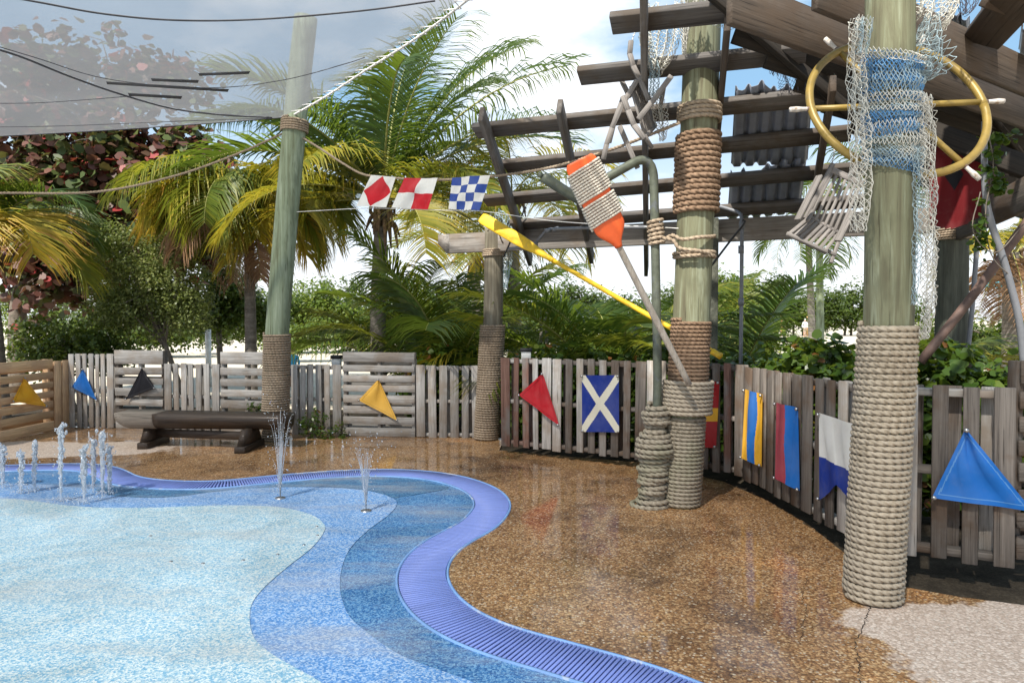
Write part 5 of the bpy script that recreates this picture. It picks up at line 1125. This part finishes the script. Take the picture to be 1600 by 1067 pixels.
# the big palm behind the strung flags
B_ = [(75, 80, 3.9, 30, .95, PALM_G, .25), (20, 68, 4.2, 45, .95, PALM_G, .3), (0, 55, 4.1, 45, .95, PALM_G, .3), (-20, 40, 3.7, 60, .9, PALM_G, .35), (8, 30, 3.5, 70, .85, PALM_M, .4), (-40, 22, 3.0, 80, .85, PALM_M, .5),
      (110, 70, 3.8, 45, .95, PALM_G, .2), (150, 62, 4.0, 50, .95, PALM_G, .25), (178, 48, 3.8, 60, .95, PALM_G, .3), (200, 35, 3.5, 75, .9, PALM_G, .35), (165, 25, 3.4, 75, .9, PALM_M, .45), (215, 15, 3.0, 80, .85, PALM_Y, .35),
      (-75, 55, 3.4, 70, .85, PALM_G, .35), (-110, 35, 2.6, 85, .8, PALM_Y, .3), (-60, 0, 2.6, 70, .8, PALM_Y, .4), (45, 62, 3.9, 40, .95, PALM_G, .25), (-50, 68, 3.4, 50, .9, PALM_G, .3), (-150, 60, 3.4, 60, .9, PALM_G, .3), (135, 45, 3.6, 65, .95, PALM_G, .3), (10, 42, 3.7, 60, .95, PALM_G, .3), (-130, 48, 3.1, 75, .9, PALM_G, .35), (60, 20, 3.2, 70, .9, PALM_M, .4), (120, 25, 3.2, 75, .9, PALM_M, .4), (30, 5, 3.0, 65, .8, PALM_Y, .4), (-10, 5, 3.1, 60, .85, PALM_M, .5), (190, 0, 2.9, 60, .85, PALM_Y, .4)]
palm('tall coconut palm with upright green crown behind the strung signal flags', GRX(593, 12.2), P(598, 312, 12.2), B_, 0.135, 5, lean=-0.06, nl=84, lw=0.034)
# palm with hanging yellow fronds behind the leaning post
M_ = ring_fronds(rn, 8, 2.2, (15, 45), (85, 110), 1.0, [PALM_M, PALM_Y, PALM_M], .35) + ring_fronds(rn, 10, 1.8, (-15, 15), (60, 85), .95, [PALM_Y, PALM_M], .42, 20) + [(185, 30, 1.9, 80, .9, PALM_M, .5), (-10, 38, 2.6, 85, .95, PALM_M, .4), (-120, -20, 1.9, 50, .7, PALM_D, .5), (-60, -50, 1.9, 30, .7, PALM_D, .5), (-100, -65, 1.8, 20, .6, PALM_D, .5), (-170, -35, 1.9, 45, .7, PALM_D, .4), (190, 10, 1.9, 80, .95, PALM_Y, .7), (-140, 20, 1.9, 95, .95, PALM_Y, .6), (-30, -20, 1.9, 55, .9, PALM_Y, .6), (-90, 5, 1.7, 80, .9, PALM_M, .5)]
palm('coconut palm with drooping yellow fronds behind the leaning green post', GRX(392, 12.8), P(388, 300, 12.8), M_, 0.10, 6, nl=90, lw=0.034, hang=(.8, 1.3))
# far-left palm
L_f = [(-8, 62, 1.9, 105, .8, PALM_G, .4), (-35, 40, 2.0, 125, .95, PALM_Y, .62), (-62, 30, 1.9, 110, .95, PALM_Y, .55), (20, 40, 1.7, 95, .8, PALM_G, .4), (60, 50, 1.9, 90, .8, PALM_G, .4), (-80, 45, 1.8, 110, .8, PALM_M, .5), (100, 45, 2.2, 90, .8, PALM_G, .3), (170, 45, 2.2, 90, .9, PALM_M, .3), (0, 12, 1.8, 85, .8, PALM_M, .4), (-50, 70, 1.9, 95, .8, PALM_M, .4)]
palm('coconut palm with golden arching fronds beside the sea grape tree', GRX(-5, 11.2), P(-24, 378, 11.2), L_f, 0.15, 7, nl=80, lw=0.034)
# pale palm behind the short post
C_ = ring_fronds(rn, 15, 3.4, (10, 70), (60, 110), .9, [PALM_Y, PALM_M, PALM_M], .4)
palm('pale coconut palm standing far behind the short brown post', GRX(742, 22), P(745, 405, 22), C_, 0.16, 8, lw=0.04, nl=44)
palm('coconut palm with hanging golden fronds behind the pergola end', GRX(806, 15), P(800, 300, 15), ring_fronds(rn, 13, 2.7, (-10, 50), (70, 100), .9, [PALM_Y, PALM_M], .45), 0.15, 18, lw=0.034, nl=46)
# young palms growing from the ground
def young(label, px, Y, n, L_, ll, mats, yel, seed, els=(48, 82), drs=(45, 95), z=0.1, az0=0, span=360):
    r2 = np.random.default_rng(seed); b = GRX(px, Y); palm(label, b, b + Vector((0, 0, z + .06)), ring_fronds(r2, n, L_, els, drs, ll, mats, yel, az0, span), 0.10, seed, 'young palms behind the fence', False, trunk=False, name='young_palm', nl=66, lw=0.03)
young('young green palm arching between the big palm and the short post', 700, 11.6, 17, 3.2, .85, [PALM_G, PALM_G, PALM_M], .25, 21)
young('young palm drooping low beside the big palm trunk', 655, 13.2, 13, 3.0, .8, [PALM_G, PALM_M], .3, 22)
young('young palm with spread fronds behind the flag with the white cross', 965, 10.4, 17, 2.9, .75, [PALM_G, PALM_M, PALM_G], .32, 23)
young('young palm with one long yellow-ribbed frond next to the short post', 815, 10.8, 9, 2.3, .7, [PALM_M, PALM_Y], .3, 24, (50, 78), (80, 120))
young('young palm behind the hedge right next to the grey conduit', 1135, 9.6, 12, 2.6, .7, [PALM_G, PALM_G, PALM_M], .28, 25, (35, 75), (40, 80))
young('small palm with yellow fronds behind the hedge beside the pale rope post', 1302, 9.2, 9, 1.7, .55, [PALM_M, PALM_Y, PALM_G], .35, 26, (45, 75), (60, 110))
young('yellowing palm behind the hedge under the shed roof', 1545, 9.0, 12, 2.3, .7, [PALM_Y, PALM_Y, PALM_M], .35, 27, (40, 75), (70, 110))
young('young palm with thin leaves low behind the tall rope post', 1050, 12.5, 10, 2.6, .7, [PALM_G, PALM_M], .3, 28)
palm('shaggy palm with grey dead leaves far behind the bent pipe', GRX(1585, 13), P(1580, 395, 13), ring_fronds(rn, 9, 2.0, (10, 60), (50, 100), .7, [PALM_M, PALM_Y], .4) + [(a, -45, 1.5, 30, .5, PALM_D, .6) for a in (0, 60, 130, 200, 250, 300)], 0.16, 30)
palm('palm seen through the gap between the wheel and the corrugated sheets', GRX(1385, 17), P(1378, 290, 17), ring_fronds(rn, 12, 2.6, (-10, 60), (50, 100), .8, [PALM_G, PALM_M], .35), 0.15, 31, lw=0.036, nl=44)
palm('bare-trunked palm with crown hidden behind the long beam', GRX(1272, 24), P(1262, 350, 24), ring_fronds(rn, 11, 2.2, (-30, 50), (50, 100), .8, [PALM_G], .35), 0.12, 32, lw=0.05, nl=36)

# ================================================================ TREES AND SHRUBS
def leaf_cloud(blobs, n, size, rn, clump=0.28, per=26, round_=False, shell=0.55, drop=0.0):
    """blobs: (centre, radii). leaves gathered in clumps. -> V, faces, tint"""
    vol = np.array([r[0] * r[1] * r[2] for _, r in blobs]) ** 0.75; vol = vol / vol.sum(); nc = max(4, n // per)
    bi = rn.choice(len(blobs), nc, p=vol); C = np.array([list(b[0]) for b in blobs])[bi]; R = np.array([b[1] for b in blobs])[bi]
    d = nrm(rn.normal(size=(nc, 3))); rad = rn.uniform(0, 1, (nc, 1)) ** (1 - shell * .8); cc = C + d * R * rad * (0.82 + .3 * rn.uniform(size=(nc, 1)))
    ci = rn.integers(0, nc, n); cr_ = clump * rn.uniform(.6, 1.4, nc); ld = nrm(rn.normal(size=(n, 3))); pos = cc[ci] + ld * (rn.uniform(0, 1, (n, 1)) ** .5) * cr_[ci][:, None]
    pos[:, 2] = np.maximum(pos[:, 2], 0.0)
    nv = nrm(ld * .6 + np.array([0, -.15, .75]) + rn.normal(0, .45, (n, 3))); a = nrm(np.cross(nv, rn.normal(size=(n, 3)))); b = np.cross(nv, a)
    sz = size * rn.uniform(.65, 1.3, (n, 1)); tint = np.clip(rn.normal(.5, .2, n) + 0.18 * rn.normal(size=nc)[ci], 0, 1)
    if round_:
        k = 7; an = np.arange(k) * 2 * math.pi / k
        V = np.stack([pos + a * sz * math.cos(t) * .55 + b * sz * math.sin(t) * .5 + nv * sz * (0.10 * math.cos(2 * t)) for t in an], 1).reshape(-1, 3)
        return V, [np.arange(n * k).reshape(n, k)], tint, pos, ci
    V = np.stack([pos - a * sz * .5, pos + b * sz * .27 + nv * sz * .07, pos + a * sz * .5, pos - b * sz * .27 + nv * sz * .07], 1).reshape(-1, 3)
    return V, [np.arange(n * 4).reshape(n, 4)], tint, pos, cc
def tree(name, label, foot, trunk_top, blobs, n, size, mat, seed, bark=BARK, R=0.12, limbs=7, group=None, cat='tree', clump=0.28, per=26, shell=.55):
    rn = np.random.default_rng(seed); foot, tt = Vector(foot), Vector(trunk_top); t = thing(name, label, cat, foot, group)
    V, f, ti, pos, cc = leaf_cloud(blobs, n, size, rn, clump, per, False, shell); mobj('crown', V, f, mat, t, tint=ti)
    gs = [tube_geo([foot, foot.lerp(tt, .5) + Vector((rn.normal(0, .06), 0, 0)), tt], [R, R * .8, R * .6], 8, 10)]
    for i in range(limbs):
        e = Vector(cc[rn.integers(len(cc))]); m_ = tt.lerp(e, .5) + Vector((rn.normal(0, .1), rn.normal(0, .1), rn.uniform(0, .2))); gs.append(tube_geo([foot.lerp(tt, rn.uniform(.6, 1)), m_, e], [R * .5, R * .3, R * .08], 5, 8))
    V, f = join(gs); mobj('trunk', V, f, bark, t, True); return t
# sea grape tree: every leaf is a big round disc
rn = np.random.default_rng(77); sgf = GRX(25, 14.6)
sg = thing('sea_grape_tree', 'sea grape tree with large round red and green leaves above the fence', 'tree', sgf)
SY = 14.6
bl2 = [(P(60, 150, SY), (2.0, 1.6, 1.6)), (P(190, 230, SY - .4), (1.5, 1.4, 1.1)), (P(150, 340, SY - .3), (1.7, 1.4, .9)), (P(285, 255, SY), (1.1, 1.0, .55)), (P(40, 280, SY), (1.4, 1.4, 1.3)), (P(200, 110, SY + .4), (1.3, 1.2, .8)), (P(270, 130, SY + .3), (.9, .8, .6)), (P(320, 240, SY), (.8, .7, .6)), (P(90, 440, SY), (1.2, 1.2, .8)), (P(120, 265, SY - .6), (1.2, .9, .9)), (P(250, 310, SY - .5), (1.2, .9, .8)), (P(160, 400, SY - .3), (1.5, 1.0, .9)), (P(300, 380, SY), (1.0, 1.0, .9)), (P(40, 400, SY), (1.2, 1.2, 1.2))]
V, f, ti, pos, ci = leaf_cloud(bl2, 12500, 0.175, rn, .34, 18, True, .5)
ti = np.where(rn.uniform(size=len(ti)) < .36, ti * .45, np.clip(ti * .75 + .30, 0, .98)); ti[rn.uniform(size=len(ti)) < .035] = 1.0
scr = (pos[:, 1] - (np.array(C0)[1])); px_ = pos[:, 0] / pos[:, 1] * F + 800; pyy = 500 - (pos[:, 2] - CH) / pos[:, 1] * F
vis = (px_ > 5) & (px_ < 365) & (pyy > 205) & (pyy < 400); order = np.argsort(pos[:, 1] + np.where(vis, 0, 100)); big = set(order[:300].tolist())
keep = np.array([i for i in range(len(ti)) if i not in big]); Vl = V.reshape(-1, 7, 3)
tag(mobj('foliage', Vl[keep].reshape(-1, 3), np.arange(len(keep) * 7).reshape(-1, 7), SEAG, sg, tint=ti[keep]), kind='stuff')
for i in sorted(big): mobj('leaf', Vl[i], np.arange(7)[None], SEAG, sg, tint=ti[i:i + 1])
gs = [tube_geo([sgf, P(30, 470, SY), P(60, 400, SY), P(90, 320, SY)], [.2, .17, .14, .09], 9, 16)]
for (c, r) in bl2:
    c = Vector(c); s = P(70, 390, SY); gs.append(tube_geo([s, s.lerp(c, .5) + Vector((.1, 0, .15)), c], [.07, .045, .015], 6, 9))
    for k in range(5):
        e = c + Vector((rn.uniform(-1, 1) * r[0], rn.uniform(-1, 1) * r[1], rn.uniform(-1, 1) * r[2])) * .8; gs.append(tube_geo([c.lerp(s, .3), c.lerp(e, .5) + Vector((0, 0, .1)), e], [.03, .018, .008], 5, 7))
V, f = join(gs); mobj('trunk', V, f, BARK, sg, True)
# fine-leaved shrub tree in front of it
tY = 12.6
tree('shrub_tree', 'fine-leaved green shrub tree standing behind the black pennant panel', GRX(292, tY), P(240, 490, tY), [(P(190, 400, tY), (.6, .6, .55)), (P(255, 430, tY), (.75, .7, .6)), (P(225, 480, tY), (.95, .8, .6)), (P(180, 470, tY), (.6, .6, .6)), (P(295, 480, tY), (.55, .6, .5)), (P(180, 370, tY), (.35, .35, .3)), (P(270, 385, tY), (.35, .35, .3))],
     30000, 0.06, SHRUB, 51, R=.06, limbs=26, clump=.2, per=30)
tree('leafy_shrub', 'low leafy shrub growing behind the blue pennant panel', GRX(110, 12), P(110, 560, 12), [(P(110, 545, 12), (.9, .6, .5)), (P(60, 540, 12.3), (.6, .5, .5)), (P(170, 548, 12.2), (.6, .5, .45))], 7000, .085, FOL, 52, limbs=5, clump=.2, cat='shrub')
#  bushes at mid distance
def bush(label, Y, items, n, size, mat, seed, name='bush', group='bushes beyond the sand', bark=BARK):
    bl_ = [(P(x, y, Y), (rx / F * Y, rx / F * Y * .7, ry / F * Y)) for x, y, rx, ry in items]; x0 = items[0][0]
    return tree(name, label, GRX(x0, Y), P(x0, items[0][1] + 5, Y), bl_, n, size, mat, seed, bark=bark, R=.1, limbs=8, group=group, cat='bush', clump=max(.25, size * 3.2), per=24)
bush('rounded light green bush beyond the sand behind the leaning post', 34, [(470, 490, 40, 30), (505, 478, 35, 34), (540, 495, 30, 30), (450, 515, 40, 18), (530, 520, 40, 18)], 9000, .21, FOLY, 61)
bush('dark bush at the foot of the yellow palm', 33, [(390, 505, 50, 28), (345, 500, 40, 30), (430, 480, 30, 30), (330, 515, 40, 16)], 8000, .21, FOL, 62)
bush('low light green bush beside the white volleyball sand', 27, [(460, 528, 25, 14), (495, 524, 30, 16), (430, 530, 20, 12)], 5000, .15, FOLY, 63)
bush('spreading green bush behind the black pennant panel and the shrub tree', 30, [(230, 520, 60, 25), (170, 510, 50, 30), (280, 515, 40, 25), (110, 520, 50, 25)], 8000, .2, FOL, 64)
bush('tall green bush between the big palm and the short post', 36, [(600, 505, 50, 35), (660, 490, 50, 35), (570, 520, 40, 25), (720, 505, 40, 35), (770, 500, 40, 30)], 10000, .23, FOLY, 65)
bush('dark round tree beyond the flag with the white cross', 44, [(885, 462, 30, 22), (920, 478, 40, 26), (860, 500, 40, 28), (900, 515, 60, 25), (960, 490, 40, 30), (820, 515, 40, 25), (1000, 505, 40, 30)], 12000, .27, FOL, 66)
bush('light green bush behind the grey conduit', 20, [(1150, 500, 30, 40), (1175, 515, 35, 35), (1130, 520, 30, 30), (1195, 530, 25, 22)], 8000, .15, FOLY, 67)
bush('tall pale tree beyond the grey conduit', 42, [(1130, 455, 26, 24), (1160, 460, 30, 26), (1100, 470, 30, 30), (1190, 475, 24, 20)], 8000, .25, FOLY, 68)
for i, (x, y, rx, ry) in enumerate(((1215, 452, 18, 26), (1240, 482, 34, 20), (1285, 470, 40, 26), (1330, 465, 40, 30), (1370, 470, 40, 30), (1205, 490, 30, 20), (1255, 495, 40, 20), (1320, 495, 45, 20), (1420, 480, 40, 35), (1045, 475, 40, 30))):
    tree('far_tree', 'dark green tree in the row along the far edge of the sand', GRX(x, 72), P(x, y + 6, 72), [(P(x, y, 72), (rx / F * 72, 1.6, ry / F * 72)), (P(x - rx * .6, y + ry * .5, 72), (rx / F * 50, 1.5, ry / F * 50)), (P(x + rx * .5, y + ry * .6, 71), (rx / F * 50, 1.5, ry / F * 50))], 2800, .34, FOL, 80 + i, R=.14, limbs=5, group='trees along the far edge of the sand', clump=.7)
for i, (x, y, rx, ry) in enumerate(((470, 470, 45, 34), (545, 462, 45, 36), (620, 470, 45, 32), (700, 470, 50, 34), (780, 480, 45, 28), (850, 485, 40, 25), (380, 470, 50, 36), (290, 470, 55, 40), (200, 470, 60, 40), (100, 470, 60, 40), (20, 470, 60, 40))):
    tree('far_tree', 'green tree in the row beyond the sand behind the left fence', GRX(x, 66), P(x, y + 10, 66), [(P(x, y, 66), (rx / F * 66, 1.8, ry / F * 66)), (P(x - rx * .5, y + ry * .7, 66), (rx / F * 50, 1.5, ry / F * 44)), (P(x + rx * .5, y + ry * .7, 65), (rx / F * 50, 1.5, ry / F * 44))], 3200, .33, FOL if i % 2 else FOLY, 110 + i, R=.16, limbs=5, group='trees beyond the sand', clump=.7)
bush('light bush hanging beyond the roof post', 16, [(1560, 540, 60, 30), (1500, 530, 50, 35), (1590, 520, 40, 40), (1440, 535, 50, 30)], 7000, .12, FOLY, 70)
bush('tall dark bush under the drooping yellow palm', 19, [(345, 440, 36, 50), (330, 490, 45, 40), (375, 470, 35, 45), (410, 500, 35, 35)], 9000, .13, FOL, 71)
# hedges close behind the fence
def hedge(label, a, b, h, wd, n, seed, size=.075):
    rn = np.random.default_rng(seed); a, b = Vector(a), Vector(b); Ln = (b - a).length; k = max(3, int(Ln / .45)); bl_ = []
    for i in range(k):
        s = (i + .5) / k; c = a.lerp(b, s); hh = h * rn.uniform(.92, 1.06); c.z = hh * .52; bl_.append((c, (Ln / k * .85, wd, hh * .5)))
    t = thing('hedge', label, 'hedge', (a + b) / 2 * 1.0, 'clipped hedges behind the fence'); V, f, ti, pos, cc = leaf_cloud(bl_, n, size, rn, .13, 16, True, .75)
    mobj('foliage', V, f, HEDGE, t, tint=ti); gs = []
    for i in range(k * 3):
        p0 = a.lerp(b, rn.uniform(.02, .98)); p0.z = -.02; p1 = p0 + Vector((rn.normal(0, .1), rn.normal(0, .08), h * .7)); gs.append(tube_geo([p0, p0.lerp(p1, .5) + Vector((rn.normal(0, .05), 0, 0)), p1], [.016, .012, .006], 5, 6))
    V, f = join(gs); mobj('stems', V, f, BARK, t, True); return t
gz = lambda px, Y: Vector((P(px, 500, Y).x, Y, 0))
hedge('clipped hedge behind the low panel next to the short post', gz(640, 10.3), gz(752, 10.1), 1.16, .3, 5000, 91)
hedge('clipped hedge behind the flag with the white cross', gz(795, 9.3), gz(1015, 8.35), 1.20, .35, 9000, 92)
hedge('clipped hedge behind the tall rope post', gz(1020, 8.3), gz(1175, 7.6), 1.24, .4, 8000, 93)
hedge('dense dark hedge behind the striped flags', gz(1180, 7.5), gz(1330, 6.0), 1.34, .42, 11000, 94)
hedge('dense dark hedge behind the large blue pennant', gz(1335, 5.8), gz(1640, 5.05), 1.32, .42, 13000, 95)
# vine on the bent pipe
rn = np.random.default_rng(5); vb = [(P(1545, 235, 4.85), (.08, .06, .18)), (P(1552, 290, 4.85), (.09, .06, .16)), (P(1530, 345, 4.85), (.07, .06, .16)), (P(1560, 215, 4.9), (.14, .08, .07)), (P(1540, 385, 4.85), (.10, .06, .08))]
vn = thing('climbing_vine', 'dark green vine climbing the bent grey pipe under the roof', 'vine', P(1545, 390, 4.85)); V, f, ti, _, _ = leaf_cloud(vb, 230, .042, rn, .06, 8, True); mobj('leaves', V, f, HEDGE, vn, tint=ti * .3)
V, f = join([tube_geo([P(1540, 190, 4.88), P(1552, 260, 4.83), P(1540, 330, 4.84), P(1550, 400, 4.85), P(1590, 440, 4.9)], .004, 5, 30), tube_geo([P(1532, 300, 4.86), P(1520, 360, 4.84), P(1555, 395, 4.84), P(1600, 350, 4.8)], .004, 5, 24)]); mobj('stem', V, f, BARK, vn, True)
# weeds at the fence foot
for (x, y, r, n, lb) in ((492, 668, .26, 420, 'leafy weed growing up the foot of the low panel'), (402, 640, .16, 160, 'small weed growing through the panel beside the leaning post'), (520, 682, .22, 200, 'low weeds at the corner of the tall panel')):
    g0 = G(x, 684); t = thing('weed', lb, 'plant', g0); c = P(x, y, g0.y); V, f, ti, _, _ = leaf_cloud([(c, (r, .12, r * .9))], n, .05, np.random.default_rng(int(x)), .07, 10); mobj('leaves', V, f, HEDGE, t, tint=ti)
    V, f = join([tube_geo([g0, g0.lerp(c, .5) + Vector((.03 * k, 0, 0)), c + Vector((.09 * k, 0, .08))], [.006, .003], 5, 7) for k in (-1, 0, 1)]); mobj('stem', V, f, BARK, t, True)

# ================================================================ SMALL FAR THINGS
tag(tube('green_pole', [GRX(1283, 26), P(1280, 330, 26)], [.15, .12], POSTG2, None, 14, 6), 'pale green pole beyond the hedge beside the bare palm trunk', 'pole')
for px, y0, Y, r, lb in ((325, 515, 17, .07, 'slim white post beyond the fence beside the yellow palm'), (170, 520, 16, .05, 'thin grey post behind the grey upright panel')):
    tag(tube('slim_post', [GRX(px, Y), P(px, y0, Y)], r, WHITEP, None, 10), lb, 'post')
wp_ = thing('wooden_stand', 'pale wooden stand of two posts behind the red pennant panel', 'stand', GRX(850, 11.5))
for px in (846, 855): plank('post', GRX(px, 11.5), P(px - 1, 466, 11.5), .05, .05, (0, -1, 0), wp_, BARKG)
plank('crossbar', P(842, 500, 11.46), P(859, 500, 11.46), .05, .03, (0, -1, 0), wp_, BARKG)
for px, py, Y, lb in ((822, 551, 8.6, 'small square solar lamp on the fence corner'), (404 + 122, 562, 10.0, 'small square solar lamp behind the low panel')):
    t = thing('solar_lamp', lb, 'lamp', P(px, py + 12, Y)); plank('body', P(px, py + 12, Y), P(px, py - 2, Y), .12, .12, (0, -1, 0), t, WHITEP); plank('cap', P(px, py - 2, Y), P(px, py - 7, Y), .15, .15, (0, -1, 0), t, BLACKM)
    plank('post', Vector((P(px, py, Y).x, Y, -.02)), P(px, py + 12, Y), .09, .09, (0, -1, 0), t, GREYD)
# goal net far left
gt = thing('goal_frame', 'white lattice goal frame standing on the sand by the golden palm', 'goal', GRX(42, 17))
for a, b in (((20, 555), (28, 520)), ((65, 556), (65, 528)), ((28, 520), (65, 528)), ((52, 556), (54, 526))): tube('bar', [P(*a, 17), P(*b, 17)], .03, WHITEP, gt, 8)
Pt = np.array([[list(P(22 + 43 * i / 13 + (j % 2) * 1.5, 523 + 32 * j / 15, 17.05)) for j in range(16)] for i in range(14)]); V, f = net_from_grid(Pt, .006, NETW); mobj('net', V, f, NETW, gt)
# volleyball posts
for px in (1221, 1262): tag(tube('net_post', [GRX(px, 70), P(px, 494, 70)], .1, plain('orange_wood%d' % px, (.45, .27, .12), .8), None, 8), 'thin orange post of the net on the far sand', 'post', 'posts of the net on the far sand')
tag(tube('net_rope', [P(1221, 496, 70), P(1262, 496, 70)], .03, BLACKM, None, 5), 'dark net rope between the two orange posts', 'rope')
# parasol far right
t = thing('parasol', 'turquoise parasol far behind the shed roof post', 'parasol', GRX(1562, 22)); ap = P(1562, 424, 22); rimz = P(1562, 448, 22)
Vp = [list(ap)] + [[rimz.x + 1.0 * math.cos(a), 22 + 1.0 * math.sin(a), rimz.z] for a in np.arange(12) * math.pi / 6]; mobj('canopy', np.array(Vp), np.array([[0, 1 + i, 1 + (i + 1) % 12] for i in range(12)]), TURQ, t); tube('pole', [GRX(1562, 22), ap], .03, WHITEP, t, 8)
# people
def person(label, foot, h, shirt, legs, hair, seated=False, hat=None):
    foot = Vector(foot); t = thing('person', label, 'person', foot); k = h / 1.75
    J = {'pel': (0, 0, .95), 'ch': (0, 0, 1.35), 'nk': (0, 0, 1.5), 'hd': (0, -.01, 1.63), 'hp': (0, 0, 1.74), 'ls': (-.19, 0, 1.42), 'le': (-.27, .02, 1.14), 'lh': (-.26, -.06, .90), 'rs': (.19, 0, 1.42), 're': (.27, .02, 1.14), 'rh': (.25, -.08, .90),
         'lhip': (-.09, 0, .9), 'lk': (-.11, -.05, .5), 'la': (-.11, 0, .08), 'lt': (-.12, -.14, .04), 'rhip': (.09, 0, .9), 'rk': (.10, .08, .5), 'ra': (.10, .16, .10), 'rt': (.10, .06, .04)}
    Rr = {'pel': .15, 'ch': .155, 'nk': .06, 'hd': .105, 'hp': .07, 'ls': .07, 'le': .048, 'lh': .038, 'rs': .07, 're': .048, 'rh': .038, 'lhip': .1, 'lk': .065, 'la': .045, 'lt': .04, 'rhip': .1, 'rk': .065, 'ra': .045, 'rt': .04}
    E = [('pel', 'ch'), ('ch', 'nk'), ('nk', 'hd'), ('hd', 'hp'), ('ch', 'ls'), ('ls', 'le'), ('le', 'lh'), ('ch', 'rs'), ('rs', 're'), ('re', 'rh'), ('pel', 'lhip'), ('lhip', 'lk'), ('lk', 'la'), ('la', 'lt'), ('pel', 'rhip'), ('rhip', 'rk'), ('rk', 'ra'), ('ra', 'rt')]
    ks = list(J); me = bpy.data.meshes.new('body'); me.from_pydata([Vector(J[q]) * k for q in ks], [(ks.index(a), ks.index(b)) for a, b in E], [])
    o = bpy.data.objects.new('body', me); link(o, Matrix.Translation(foot), t); o.modifiers.new('skin', 'SKIN'); ss = o.modifiers.new('sub', 'SUBSURF'); ss.levels = ss.render_levels = 2
    for i, q in enumerate(ks): me.skin_vertices[0].data[i].radius = (Rr[q] * k, Rr[q] * k); me.skin_vertices[0].data[i].use_root = (q == 'pel')
    m = NT('person_' + label[:8]); z = m.n('SeparateXYZ', {0: m.n('TexCoord').outputs['Object']}).outputs[2]
    m.done(m.bsdf(Base_Color=m.ramp(m.math('DIVIDE', z, 1.8 * k), [(0.0, (.45, .27, .18)), (.27, legs), (.53, shirt), (.845, (.50, .30, .21))], 'CONSTANT'), Roughness=.8)); me.materials.append(m.m)
    V, f = blob((foot.x, foot.y + .012 * k, foot.z + 1.69 * k), .135 * k, np.random.default_rng(2)); V[:, 2] = np.maximum(V[:, 2], foot.z + 1.62 * k); mobj('hat' if hat else 'hair', V, f, hat or BROWNH, t, True); return t
person('distant person in white shirt and white cap walking on the sand', GRX(1258, 66), 1.72, (.75, .75, .75), (.45, .33, .26), None, hat=WHITEP)
person('child in a bright blue shirt standing behind the low panel', GRX(458, 17.0), 0.92, (.05, .42, .78), (.03, .05, .12), BROWNH)
